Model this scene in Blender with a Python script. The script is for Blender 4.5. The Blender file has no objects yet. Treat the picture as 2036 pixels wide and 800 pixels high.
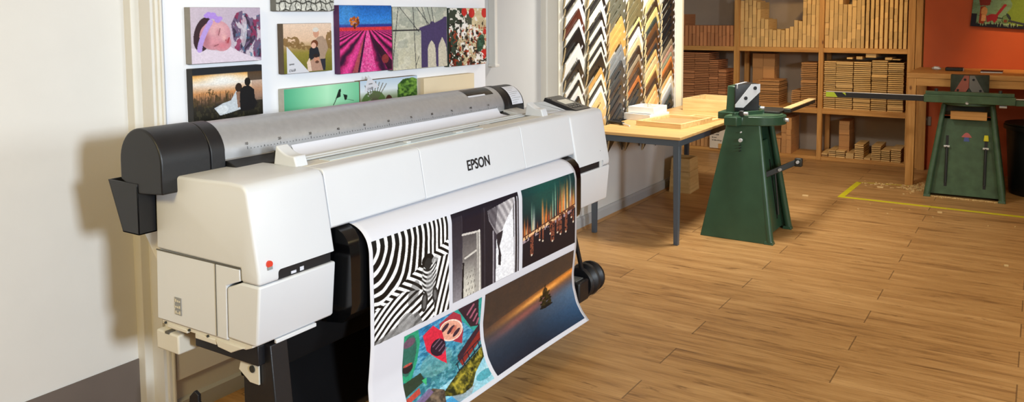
import bpy, bmesh, math, random
import numpy as np
from mathutils import Vector, Matrix
random.seed(7)
S = bpy.context.scene
COL = S.collection
PI = math.pi

# ------------------------------------------------------------------ camera
cam_data = bpy.data.cameras.new('camera')
cam = bpy.data.objects.new('camera', cam_data); COL.objects.link(cam)
cam_data.sensor_width = 36.0
cam_data.lens = 1631.46 / 2036 * 36.0
cam_data.shift_y = -(400 - 159.09) / 2036      # the photograph is the lower part of a taller frame
cam_data.clip_start = 0.05
CR = Vector((0.84055065, 0.54170247, -0.00574791))
CD = Vector((0.03840184, -0.07016431, -0.996796))
CF = Vector((-0.54037015, 0.8376368, -0.07977903))
mw = Matrix((CR, -CD, -CF)).transposed().to_4x4()
mw.translation = Vector((0, 0, 1.58))
cam.matrix_world = mw
S.camera = cam

# ------------------------------------------------------------------ light
def srgb(c, a=1.0):
    if isinstance(c, str):
        c = [int(c[i:i + 2], 16) / 255 for i in (0, 2, 4)]
    elif max(c) > 1.0:
        c = [v / 255 for v in c]
    return tuple((v / 12.92 if v <= 0.04045 else ((v + 0.055) / 1.055) ** 2.4) for v in c) + (a,)

def area(name, loc, target, size, power, color, spread=180, size_y=None):
    d = bpy.data.lights.new(name, 'AREA'); d.energy = power; d.color = color
    d.shape = 'RECTANGLE'; d.size = size; d.size_y = size_y or size; d.spread = math.radians(spread)
    o = bpy.data.objects.new(name, d); COL.objects.link(o)
    o.location = loc
    o.rotation_euler = (Vector(target) - Vector(loc)).to_track_quat('-Z', 'Y').to_euler()
    return o

W = bpy.data.worlds.new('world'); S.world = W; W.use_nodes = True
W.node_tree.nodes['Background'].inputs[0].default_value = (1.0, 0.86, 0.52, 1)
W.node_tree.nodes['Background'].inputs[1].default_value = 0.15
area('window_daylight', (3.5, -0.2, 2.15), (-2.9, 2.3, 1.0), 0.55, 86, (0.80, 0.905, 1.0), 100)
area('shop_window_daylight', (3.7, 3.7, 2.0), (-2.8, 3.3, 0.9), 1.2, 38, (0.90, 0.96, 1.0), 110)
area('ceiling_lamp_bench', (-0.3, 7.2, 2.62), (-0.35, 7.8, 0.0), 0.5, 2.5, (1.0, 0.66, 0.28), 150)
area('ceiling_lamp_floor', (1.2, 4.6, 2.62), (0.9, 4.7, 0.0), 0.7, 17, (1.0, 0.80, 0.40), 160)
area('ceiling_lamp_moulding', (-1.7, 5.6, 2.62), (-2.6, 6.2, 0.8), 0.4, 46, (1.0, 0.96, 0.87), 130)
area('added_warm_fill', (-1.5, -0.6, 2.6), (-2.2, 1.6, 0.85), 0.7, 18, (1.0, 0.77, 0.34), 110)  # added unseen warm fill, brightens the printer's end face and the shadowed left wall
sp = bpy.data.lights.new('accent_spot', 'SPOT'); sp.energy = 80; sp.color = (1.0, 0.62, 0.30)
sp.spot_size = math.radians(50); sp.spot_blend = 0.9; sp.shadow_soft_size = 0.08
spo = bpy.data.objects.new('accent_spot', sp); COL.objects.link(spo); spo.location = (0.1, 8.1, 2.5)
spo.rotation_euler = (Vector((0.0, 9.12, 1.15)) - spo.location).to_track_quat('-Z', 'Y').to_euler()
sp2 = bpy.data.lights.new('shelf_spot', 'SPOT'); sp2.energy = 60; sp2.color = (1.0, 0.68, 0.30)
sp2.spot_size = math.radians(62); sp2.spot_blend = 0.8; sp2.shadow_soft_size = 0.06
spo2 = bpy.data.objects.new('shelf_spot', sp2); COL.objects.link(spo2); spo2.location = (-1.55, 7.7, 2.5)
spo2.rotation_euler = (Vector((-1.85, 9.12, 1.45)) - spo2.location).to_track_quat('-Z', 'Y').to_euler()

S.view_settings.view_transform = 'Standard'
S.view_settings.look = 'None'
S.view_settings.gamma = 1.0
S.view_settings.exposure = 0.0
S.view_settings.use_curve_mapping = False

# ------------------------------------------------------------------ materials
MATS = {}
def mat(name, col, rough=0.5, metal=0.0, var=0.06, scale=6.0, bump=0.0, bscale=200.0, spec=0.5, emit=None, rnd=0.0, stretch=(1, 1, 1), coat=0.0):
    if name in MATS: return MATS[name]
    m = bpy.data.materials.new(name); m.use_nodes = True
    nt = m.node_tree; N = nt.nodes; L = nt.links
    b = N['Principled BSDF']
    b.inputs['Roughness'].default_value = rough; b.inputs['Metallic'].default_value = metal
    b.inputs['Specular IOR Level'].default_value = spec
    b.inputs['Coat Weight'].default_value = coat
    c = srgb(col)
    tc = N.new('ShaderNodeTexCoord'); mp = N.new('ShaderNodeMapping')
    mp.inputs['Scale'].default_value = stretch
    L.new(tc.outputs['Object'], mp.inputs['Vector'])
    nz = N.new('ShaderNodeTexNoise'); nz.inputs['Scale'].default_value = scale; nz.inputs['Detail'].default_value = 5
    L.new(mp.outputs[0], nz.inputs['Vector'])
    rp = N.new('ShaderNodeValToRGB')
    rp.color_ramp.elements[0].position = 0.3; rp.color_ramp.elements[1].position = 0.7
    rp.color_ramp.elements[0].color = tuple(v * (1 - var) for v in c[:3]) + (1,)
    rp.color_ramp.elements[1].color = tuple(min(1, v * (1 + var)) for v in c[:3]) + (1,)
    L.new(nz.outputs['Fac'], rp.inputs[0])
    out = rp.outputs[0]
    if rnd:
        oi = N.new('ShaderNodeObjectInfo'); ml = N.new('ShaderNodeMath'); ml.operation = 'MULTIPLY_ADD'
        ml.inputs[1].default_value = rnd; ml.inputs[2].default_value = 1 - rnd / 2
        L.new(oi.outputs['Random'], ml.inputs[0])
        hs = N.new('ShaderNodeHueSaturation'); L.new(ml.outputs[0], hs.inputs['Value']); L.new(out, hs.inputs['Color'])
        out = hs.outputs[0]
    L.new(out, b.inputs['Base Color'])
    if bump:
        bn = N.new('ShaderNodeTexNoise'); bn.inputs['Scale'].default_value = bscale
        bp = N.new('ShaderNodeBump'); bp.inputs['Strength'].default_value = bump; bp.inputs['Distance'].default_value = 0.002
        L.new(tc.outputs['Object'], bn.inputs['Vector']); L.new(bn.outputs['Fac'], bp.inputs['Height']); L.new(bp.outputs[0], b.inputs['Normal'])
    MATS[name] = m; return m

def wood(name, c1, c2, rough=0.6, axis=0, scale=3.0, rnd=0.0, knots=False):
    if name in MATS: return MATS[name]
    m = bpy.data.materials.new(name); m.use_nodes = True
    nt = m.node_tree; N = nt.nodes; L = nt.links; b = N['Principled BSDF']; b.inputs['Roughness'].default_value = rough
    tc = N.new('ShaderNodeTexCoord'); mp = N.new('ShaderNodeMapping')
    s = [14, 14, 14]; s[axis] = 0.9
    mp.inputs['Scale'].default_value = s
    L.new(tc.outputs['Object'], mp.inputs['Vector'])
    nz = N.new('ShaderNodeTexNoise'); nz.inputs['Scale'].default_value = scale; nz.inputs['Detail'].default_value = 8; nz.inputs['Roughness'].default_value = 0.62
    L.new(mp.outputs[0], nz.inputs['Vector'])
    rp = N.new('ShaderNodeValToRGB'); e = rp.color_ramp.elements
    e[0].position = 0.32; e[1].position = 0.66; e[0].color = srgb(c1); e[1].color = srgb(c2)
    L.new(nz.outputs['Fac'], rp.inputs[0]); out = rp.outputs[0]
    if knots:
        v = N.new('ShaderNodeTexVoronoi'); v.inputs['Scale'].default_value = 4.0
        mp2 = N.new('ShaderNodeMapping'); s2 = [1.6, 1.6, 1.6]; s2[axis] = 0.8; mp2.inputs['Scale'].default_value = s2
        L.new(tc.outputs['Object'], mp2.inputs['Vector']); L.new(mp2.outputs[0], v.inputs['Vector'])
        r2 = N.new('ShaderNodeValToRGB'); r2.color_ramp.elements[0].position = 0.04; r2.color_ramp.elements[1].position = 0.09
        r2.color_ramp.elements[0].color = (0.35, 0.25, 0.18, 1); r2.color_ramp.elements[1].color = (1, 1, 1, 1)
        L.new(v.outputs['Distance'], r2.inputs[0])
        mx = N.new('ShaderNodeMixRGB'); mx.blend_type = 'MULTIPLY'; mx.inputs[0].default_value = 1
        L.new(out, mx.inputs[1]); L.new(r2.outputs[0], mx.inputs[2]); out = mx.outputs[0]
    if rnd:
        oi = N.new('ShaderNodeObjectInfo'); ml = N.new('ShaderNodeMath'); ml.operation = 'MULTIPLY_ADD'
        ml.inputs[1].default_value = rnd; ml.inputs[2].default_value = 1 - rnd / 2
        L.new(oi.outputs['Random'], ml.inputs[0])
        hs = N.new('ShaderNodeHueSaturation'); L.new(ml.outputs[0], hs.inputs['Value']); L.new(out, hs.inputs['Color']); out = hs.outputs[0]
    L.new(out, b.inputs['Base Color'])
    MATS[name] = m; return m

def print_mat(rough=0.45):
    nm = 'printed_ink_%d' % int(rough * 100)
    if nm in MATS: return MATS[nm]
    m = bpy.data.materials.new(nm); m.use_nodes = True; nt = m.node_tree
    a = nt.nodes.new('ShaderNodeAttribute'); a.attribute_name = 'print'
    b = nt.nodes['Principled BSDF']; b.inputs['Roughness'].default_value = rough
    b.inputs['Specular IOR Level'].default_value = 0.3
    nt.links.new(a.outputs['Color'], b.inputs['Base Color']); MATS[nm] = m; return m

def floor_mat():
    m = bpy.data.materials.new('wood_effect_floor'); m.use_nodes = True
    nt = m.node_tree; N = nt.nodes; L = nt.links; b = N['Principled BSDF']
    tc = N.new('ShaderNodeTexCoord'); sx = N.new('ShaderNodeSeparateXYZ'); L.new(tc.outputs['Object'], sx.inputs[0])
    def math_(op, a, bb=None, c=None):
        n = N.new('ShaderNodeMath'); n.operation = op
        for i, v in enumerate((a, bb, c)):
            if v is None: continue
            if isinstance(v, (int, float)): n.inputs[i].default_value = v
            else: L.new(v, n.inputs[i])
        return n.outputs[0]
    yrow = math_('DIVIDE', math_('SUBTRACT', sx.outputs['Y'], 3.585), 0.2015)
    row = math_('FLOOR', yrow)
    par = math_('ABSOLUTE', math_('MODULO', row, 2.0))
    xs = math_('ADD', sx.outputs['X'], 0.705)
    xs = math_('SUBTRACT', xs, math_('MULTIPLY', par, 0.675))
    xc = math_('DIVIDE', xs, 1.365)
    colid = math_('FLOOR', xc)
    fy = math_('FRACT', yrow); fx = math_('FRACT', xc)
    cx = N.new('ShaderNodeCombineXYZ'); L.new(row, cx.inputs[0]); L.new(colid, cx.inputs[1])
    wn = N.new('ShaderNodeTexWhiteNoise'); wn.noise_dimensions = '3D'; L.new(cx.outputs[0], wn.inputs['Vector'])
    # grain, displaced per plank
    off = N.new('ShaderNodeVectorMath'); off.operation = 'MULTIPLY_ADD'
    off.inputs[1].default_value = (13, 17, 5); L.new(wn.outputs['Color'], off.inputs[0]); L.new(tc.outputs['Object'], off.inputs[2])
    def grain(sx_, sy_, sc, det, dist=0.0):
        mp = N.new('ShaderNodeMapping'); mp.inputs['Scale'].default_value = (sx_, sy_, 1); L.new(off.outputs[0], mp.inputs['Vector'])
        n = N.new('ShaderNodeTexNoise'); n.inputs['Scale'].default_value = sc; n.inputs['Detail'].default_value = det
        n.inputs['Roughness'].default_value = 0.6; n.inputs['Distortion'].default_value = dist
        L.new(mp.outputs[0], n.inputs['Vector']); return n.outputs['Fac']
    g1 = grain(1.2, 11, 1.3, 6, 0.5); g2 = grain(3.5, 60, 1.5, 5); g3 = grain(2.2, 11, 2.2, 4, 0.6)
    g = math_('ADD', math_('MULTIPLY', g1, 0.62), math_('MULTIPLY', g2, 0.38))
    g = math_('ADD', g, math_('MULTIPLY', math_('SUBTRACT', wn.outputs['Value'], 0.5), 0.07))
    rp = N.new('ShaderNodeValToRGB'); e = rp.color_ramp.elements
    e[0].position = 0.30; e[0].color = srgb('7a5634'); e[1].position = 0.70; e[1].color = srgb('d2a66e')
    k = rp.color_ramp.elements.new(0.46); k.color = srgb('b08450')
    L.new(g, rp.inputs[0])
    r3 = N.new('ShaderNodeValToRGB'); r3.color_ramp.elements[0].position = 0.26; r3.color_ramp.elements[0].color = (0.34, 0.27, 0.21, 1)
    r3.color_ramp.elements[1].position = 0.40; r3.color_ramp.elements[1].color = (1, 1, 1, 1)
    L.new(g3, r3.inputs[0])
    mx = N.new('ShaderNodeMixRGB'); mx.blend_type = 'MULTIPLY'; mx.inputs[0].default_value = 0.8
    L.new(rp.outputs[0], mx.inputs[1]); L.new(r3.outputs[0], mx.inputs[2])
    # plank joints
    ey = math_('MINIMUM', fy, math_('SUBTRACT', 1.0, fy)); ex = math_('MINIMUM', fx, math_('SUBTRACT', 1.0, fx))
    jy = math_('LESS_THAN', ey, 0.008); jx = math_('LESS_THAN', ex, 0.0022)
    j = math_('MAXIMUM', math_('MULTIPLY', jy, 0.5), jx)
    m2 = N.new('ShaderNodeMixRGB'); L.new(math_('MULTIPLY', j, 0.62), m2.inputs[0]); L.new(mx.outputs[0], m2.inputs[1]); m2.inputs[2].default_value = srgb('4a3220')
    L.new(m2.outputs[0], b.inputs['Base Color'])
    rr = math_('MULTIPLY_ADD', g2, 0.15, 0.34); L.new(rr, b.inputs['Roughness'])
    b.inputs['Specular IOR Level'].default_value = 0.35
    bp = N.new('ShaderNodeBump'); bp.inputs['Strength'].default_value = 0.12; bp.inputs['Distance'].default_value = 0.001
    L.new(g2, bp.inputs['Height']); L.new(bp.outputs[0], b.inputs['Normal'])
    return m

M_WHITE = mat('white_plastic', 'd6d9dd', 0.38, var=0.01)
M_CREAM = mat('warm_white_plastic', 'd6d2c6', 0.42, var=0.012)
M_GREYP = mat('pale_grey_plastic', 'c9cac8', 0.4, var=0.02)
M_BLACK = mat('black_plastic', '131418', 0.42, var=0.15, bump=0.15, bscale=500)
M_GBLACK = mat('gloss_black', '08090c', 0.16, var=0.1)
M_SEAM = mat('dark_seam', '5d5a52', 0.7)
M_SILVER = mat('brushed_silver', 'babdc2', 0.38, metal=0.6, var=0.05, scale=40, bump=0.1, bscale=900)
M_PAPER = mat('white_paper', 'd9dbe4', 0.32, var=0.008)
M_WALL = mat('white_wall_paint', 'dddcd9', 0.75, var=0.015, bump=0.1, bscale=120)
M_TRIM = mat('white_gloss_trim', 'dedcd5', 0.45, var=0.02)
M_PANEL = mat('white_display_panel', 'f5f7fc', 0.35, var=0.006)
M_SKIRT = mat('grey_skirting', 'b9bbbd', 0.5, var=0.04)
M_BROWNB = wood('brown_bead', 'a07a50', 'b98f62', 0.5, axis=1)
M_KICK = mat('taupe_kick_panel', '6a605a', 0.6, var=0.05)
M_CEIL = mat('white_ceiling', 'e8e4dc', 0.85, var=0.01)
M_PINE = wood('pine_board', 'b07a3c', 'd6a15c', 0.55, axis=2, scale=2.2, knots=True)
M_PINEX = wood('pine_shelf', 'b07a3c', 'd6a15c', 0.55, axis=0, scale=2.2)
M_PINEL = wood('pale_pine', 'c9a66e', 'e6c990', 0.55, axis=0, scale=2.4)
M_PINELY = wood('pale_pine_lengthwise', 'c9a66e', 'e6c990', 0.55, axis=1, scale=2.4)
M_RAW = wood('raw_wood_end', 'c9b084', 'dcc79c', 0.7, axis=1)
M_GREEN = mat('green_enamel', '32503c', 0.30, var=0.10, scale=9, bump=0.1, bscale=60)
M_GREEND = mat('worn_green_enamel', '3f5a40', 0.45, var=0.22, scale=14, bump=0.15, bscale=80)
M_STEEL = mat('bright_steel', 'd4d7dc', 0.32, metal=0.35, var=0.1)
M_DSTEEL = mat('dark_steel', '3b3d3b', 0.4, metal=0.5, var=0.2)
M_TFRAME = mat('blue_grey_table_frame', '4b5560', 0.4, var=0.05)
M_TTOP = wood('oak_laminate', 'c79a5c', 'd9b075', 0.42, axis=0, scale=1.6)
M_YEL = mat('yellow_tape', 'd8cf20', 0.5, var=0.08, scale=12)
M_ORANGE = mat('orange_wall_paint', 'c2582a', 0.65, var=0.03, bump=0.1, bscale=90)
M_BACK = mat('grey_brown_wall_paint', 'a89888', 0.8, var=0.05)
M_INK = mat('black_ink', '15161a', 0.5, var=0.02)
M_MATT = mat('matt_black', '0c0c0e', 0.92, var=0.1, spec=0.15)
M_GINK = mat('grey_ink', '8f9090', 0.5, var=0.02)
M_BIN = mat('black_bin_plastic', '0f1114', 0.5, var=0.2)

# ------------------------------------------------------------------ mesh builder
class MB:
    def __init__(s): s.v = []; s.f = []; s.mi = []; s.cur = 0
    def add(s, vs, fs):
        o = len(s.v); s.v += [tuple(map(float, p)) for p in vs]
        s.f += [tuple(i + o for i in f) for f in fs]; s.mi += [s.cur] * len(fs); return s
    def box(s, x0, x1, y0, y1, z0, z1):
        return s.add([(x0, y0, z0), (x1, y0, z0), (x1, y1, z0), (x0, y1, z0), (x0, y0, z1), (x1, y0, z1), (x1, y1, z1), (x0, y1, z1)],
                     [(3, 2, 1, 0), (4, 5, 6, 7), (0, 1, 5, 4), (1, 2, 6, 5), (2, 3, 7, 6), (3, 0, 4, 7)])
    def prism(s, pts, a, b, axis='y', pts2=None):
        """extrude 2-D polygon between a and b along axis; pts are the two other coordinates in order"""
        pts2 = pts2 or pts; n = len(pts)
        def P(p, t):
            return {'y': (p[0], t, p[1]), 'x': (t, p[0], p[1]), 'z': (p[0], p[1], t)}[axis]
        return s.add([P(p, a) for p in pts] + [P(p, b) for p in pts2],
                     [tuple(range(n)), tuple(range(2 * n - 1, n - 1, -1))] + [(i, i + n, (i + 1) % n + n, (i + 1) % n) for i in range(n)])
    def hexa(s, p):   # 8 corners: bottom 4 then top 4
        return s.add(p, [(3, 2, 1, 0), (4, 5, 6, 7), (0, 1, 5, 4), (1, 2, 6, 5), (2, 3, 7, 6), (3, 0, 4, 7)])
    def tube(s, path, r, n=12, cap=True):
        path = [Vector(p) for p in path]; rr = r if isinstance(r, (list, tuple)) else [r] * len(path)
        vs = []; fs = []
        t = (path[1] - path[0]).normalized(); u = t.orthogonal().normalized()
        for k, p in enumerate(path):
            t = (path[min(k + 1, len(path) - 1)] - path[max(k - 1, 0)]).normalized()
            u = (u - t * u.dot(t)).normalized(); w = t.cross(u)
            for i in range(n):
                a = 2 * PI * i / n; vs.append(p + (u * math.cos(a) + w * math.sin(a)) * rr[k])
        for k in range(len(path) - 1):
            for i in range(n):
                fs.append((k * n + i, k * n + (i + 1) % n, (k + 1) * n + (i + 1) % n, (k + 1) * n + i))
        if cap: fs += [tuple(range(n - 1, -1, -1)), tuple(range((len(path) - 1) * n, len(path) * n))]
        return s.add(vs, fs)
    def cyl(s, a, b, r, n=20, r2=None):
        return s.tube([a, b], [r, r if r2 is None else r2], n)
    def build(s, name, m, parent=None, off=None, bevel=0.0, seg=2, smooth=False, angle=35):
        off = off if off is not None else (ORIG.get(parent.name, (0, 0, 0)) if parent else (0, 0, 0))
        me = bpy.data.meshes.new(name)
        me.from_pydata([(a - off[0], b - off[1], c - off[2]) for a, b, c in s.v], [], s.f)
        ms = m if isinstance(m, (list, tuple)) else [m]
        for q in ms: me.materials.append(q)
        if len(ms) > 1: me.polygons.foreach_set('material_index', s.mi)
        bm = bmesh.new(); bm.from_mesh(me); bmesh.ops.recalc_face_normals(bm, faces=bm.faces); bm.to_mesh(me); bm.free()
        me.update()
        o = bpy.data.objects.new(name, me); COL.objects.link(o)
        if parent: o.parent = parent
        if bevel:
            b = o.modifiers.new('bevel', 'BEVEL'); b.width = bevel; b.segments = seg; b.limit_method = 'ANGLE'; b.angle_limit = math.radians(angle)
            b.harden_normals = False
        if smooth or bevel:
            me.polygons.foreach_set('use_smooth', [True] * len(me.polygons))
            me.set_sharp_from_angle(angle=math.radians(angle if smooth else 50))
        return o
ORIG = {}
def tag(o, label, cat, group=None, kind=None):
    if label: o['label'] = label
    if cat: o['category'] = cat
    if group: o['group'] = group
    if kind: o['kind'] = kind
    return o
def thing(name, label, cat, loc, rz=0, group=None, world=True):
    o = bpy.data.objects.new(name, None); COL.objects.link(o); o.location = loc; o.rotation_euler = (0, 0, rz)
    o.empty_display_size = 0.1
    if world: ORIG[o.name] = tuple(loc)
    tag(o, label, cat, group); return o
def struct(name, mb, m, label=None, cat=None, **k):
    o = mb.build(name, m, **k); o['kind'] = 'structure'
    if label: o['label'] = label
    o['category'] = cat or name.split('_')[0]
    return o
def text(name, s, m, parent, origin, right, up, height, sx=1.0, depth=0.0008, weight=0.0, label=None):
    cu = bpy.data.curves.new(name, 'FONT'); cu.body = s; cu.size = 1.0; cu.offset = weight; cu.extrude = 0.0
    t = bpy.data.objects.new(name, cu); COL.objects.link(t)
    dg = bpy.context.evaluated_depsgraph_get(); me = bpy.data.meshes.new_from_object(t.evaluated_get(dg))
    bpy.data.objects.remove(t)
    co = np.zeros(len(me.vertices) * 3); me.vertices.foreach_get('co', co); co = co.reshape(-1, 3)
    k = height / 0.7
    O = Vector(origin); R_ = Vector(right).normalized(); U_ = Vector(up).normalized(); Nn = R_.cross(U_)
    off = Vector(ORIG.get(parent.name, (0, 0, 0))) if parent else Vector((0, 0, 0))
    out = [tuple(O + R_ * (a * k * sx) + U_ * (b * k) + Nn * depth - off) for a, b, c in co]
    me.vertices.foreach_set('co', [q for p in out for q in p]); me.materials.clear(); me.materials.append(m); me.update()
    o = bpy.data.objects.new(name, me); COL.objects.link(o)
    if parent: o.parent = parent
    if label: o['label'] = label
    return o

# ================================================================== THE SETTING
struct('floor', MB().box(-6.5, 5.0, -3.0, 9.9, -0.1, 0.0), floor_mat(), 'oak-effect plank floor running across the whole workshop', 'floor')
struct('ceiling', MB().box(-6.5, 5.0, -3.0, 9.9, 2.75, 2.85), M_CEIL, 'plain white ceiling above the workshop', 'ceiling')
XW = -2.80       # face of the main left wall
struct('wall_left', MB().box(-3.0, XW, 4.95, 7.15, 0, 2.75), M_WALL, 'white wall carrying the moulding samples', 'wall')
struct('wall_left', MB().box(-3.0, -2.93, -3.0, 1.83, 0.242, 2.75), M_WALL, 'plain off-white wall at the left of the printer', 'wall')
struct('wall_left', MB().box(-3.0, -2.93, 4.05, 4.95, 0, 2.75), mat('pale_grey_wall_paint', 'bcbdbd', 0.7, var=0.015), 'pale grey recess between display board and moulding samples', 'wall')
struct('wall_left', MB().box(-3.0, -2.815, 1.86, 4.06, 0, 2.75), M_WALL, 'white wall behind the printer and canvases', 'wall')
struct('trim_1', MB().box(-3.0, -2.925, -3.0, 1.83, 0, 0.242), M_KICK, 'dark taupe kick panel at the foot of the left wall', 'trim')
struct('trim_2', MB().box(-3.0, -2.885, 1.826, 1.872, 0, 2.75), M_TRIM, 'narrow vertical door stop left of the display board', 'trim', bevel=0.003)
struct('trim_3', MB().box(-3.0, -2.80, 1.872, 1.90, 0, 2.75).box(-3.0, -2.788, 1.884, 1.894, 0, 2.75), M_TRIM, 'white vertical architrave left of the display board', 'trim', bevel=0.003)
struct('trim_4', MB().box(-2.93, -2.88, 4.27, 4.30, 1.26, 2.75).box(-2.93, -2.872, 4.262, 4.308, 1.25, 1.268), M_TRIM, 'white cable trunking ending beside the display board', 'trim', bevel=0.003)
struct('trim_5', MB().box(-3.0, -2.885, 4.915, 4.945, 0, 2.75).box(-3.0, -2.80, 4.935, 4.965, 0, 2.75).box(-3.0, -2.785, 4.965, 5.0, 0, 2.75), M_TRIM, 'white vertical architrave beside the moulding samples', 'trim', bevel=0.003)
struct('trim_6', MB().box(-2.80, -2.745, 7.105, 7.15, 0.0, 2.75), mat('cream_paint', 'efe3c4', 0.6, var=0.02), 'cream edge board at the far end of the sample wall', 'trim', bevel=0.003)
struct('baseboard_left', MB().prism([(XW, 0.0), (XW + 0.018, 0.0), (XW + 0.018, 0.075), (XW + 0.010, 0.092), (XW, 0.092)], 4.97, 7.10), M_SKIRT, 'grey skirting board under the sample wall', 'baseboard')
struct('baseboard_left', MB().prism([(-2.815, 0.0), (-2.80, 0.0), (-2.80, 0.06), (-2.815, 0.07)], 1.90, 4.06), M_SKIRT, 'grey skirting board behind the printer', 'baseboard')
struct('trim_7', MB().prism([(XW + 0.018, 0.0), (XW + 0.036, 0.0), (XW + 0.018, 0.016)], 4.97, 7.10), M_BROWNB, 'brown floor bead below the grey skirting', 'trim')
struct('wall_back', MB().box(-6.5, -0.985, 9.62, 9.9, 0, 2.75), M_BACK, 'grey-brown wall behind the timber rack', 'wall')
struct('wall_back', MB().box(-0.985, 5.0, 9.12, 9.9, 0, 2.75), M_ORANGE, 'orange wall behind the workbench', 'wall')

# display panel with canvases ------------------------------------------------
board = MB().box(-2.8148, -2.80, 1.905, 4.048, 0.15, 2.6).build('display_board', M_PANEL, bevel=0.003)
tag(board, 'large white display board hung with canvas prints above the printer', 'display board')

# ------------------------------------------------------------------ painting of prints
def vnoise(u, v, fu, fv, seed=0, octv=3):
    rs = np.random.RandomState(seed); out = np.zeros_like(u); amp = 1; tot = 0
    for o in range(octv):
        nu, nv = int(max(2, fu * 2 ** o)) + 3, int(max(2, fv * 2 ** o)) + 3
        g = rs.rand(nv, nu); x = np.clip(u, 0, 1) * fu * 2 ** o; y = np.clip(v, 0, 1) * fv * 2 ** o
        x = np.clip(x, 0, nu - 2.001); y = np.clip(y, 0, nv - 2.001)
        xi = x.astype(int); yi = y.astype(int); fx = x - xi; fy = y - yi; fx = fx * fx * (3 - 2 * fx); fy = fy * fy * (3 - 2 * fy)
        out += amp * ((g[yi, xi] * (1 - fx) + g[yi, xi + 1] * fx) * (1 - fy) + (g[yi + 1, xi] * (1 - fx) + g[yi + 1, xi + 1] * fx) * fy)
        tot += amp; amp *= 0.5
    return out / tot
class Art:
    """a picture evaluated on a vertex grid; u to the right, v downwards, colours in sRGB 0..1"""
    def __init__(s, nu, nv, base='ffffff'):
        s.nu, s.nv = nu, nv; s.u, s.v = np.meshgrid(np.linspace(0, 1, nu), np.linspace(0, 1, nv))
        s.c = np.zeros((nv, nu, 3)); s.c[:] = s.h(base)
    def h(s, c): return np.array([int(c[i:i + 2], 16) / 255 for i in (0, 2, 4)]) if isinstance(c, str) else np.array(c)
    def put(s, m, col, a=1.0):
        m = np.clip(m.astype(float), 0, 1)[..., None] * a; s.c = s.c * (1 - m) + (s.h(col) if not (isinstance(col, np.ndarray) and col.ndim == 3) else col) * m
    def grad(s, stops, t=None):
        t = s.v if t is None else t
        ps = [p for p, _ in stops]; cs = np.array([s.h(c) for _, c in stops])
        return np.stack([np.interp(t, ps, cs[:, k]) for k in range(3)], -1)
    def poly(s, pts, soft=0):
        m = np.zeros(s.u.shape, bool); n = len(pts)
        for i in range(n):
            x0, y0 = pts[i]; x1, y1 = pts[(i + 1) % n]
            if y0 == y1: continue
            c = ((y0 > s.v) != (y1 > s.v)) & (s.u < (x1 - x0) * (s.v - y0) / (y1 - y0) + x0); m ^= c
        return m
    def ell(s, cx, cy, rx, ry, rot=0):
        a = math.radians(rot); du = s.u - cx; dv = s.v - cy
        x = du * math.cos(a) + dv * math.sin(a); y = -du * math.sin(a) + dv * math.cos(a)
        return (x / rx) ** 2 + (y / ry) ** 2 < 1
    def line(s, x0, y0, x1, y1, w):
        dx, dy = x1 - x0, y1 - y0; L2 = dx * dx + dy * dy
        t = np.clip(((s.u - x0) * dx + (s.v - y0) * dy) / L2, 0, 1)
        return np.hypot(s.u - x0 - t * dx, s.v - y0 - t * dy) < w
    def speck(s, amp, fu=60, fv=60, seed=1):
        s.c = np.clip(s.c * (1 + amp * (vnoise(s.u, s.v, fu, fv, seed, 2)[..., None] - 0.5) * 2), 0, 1)

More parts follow.
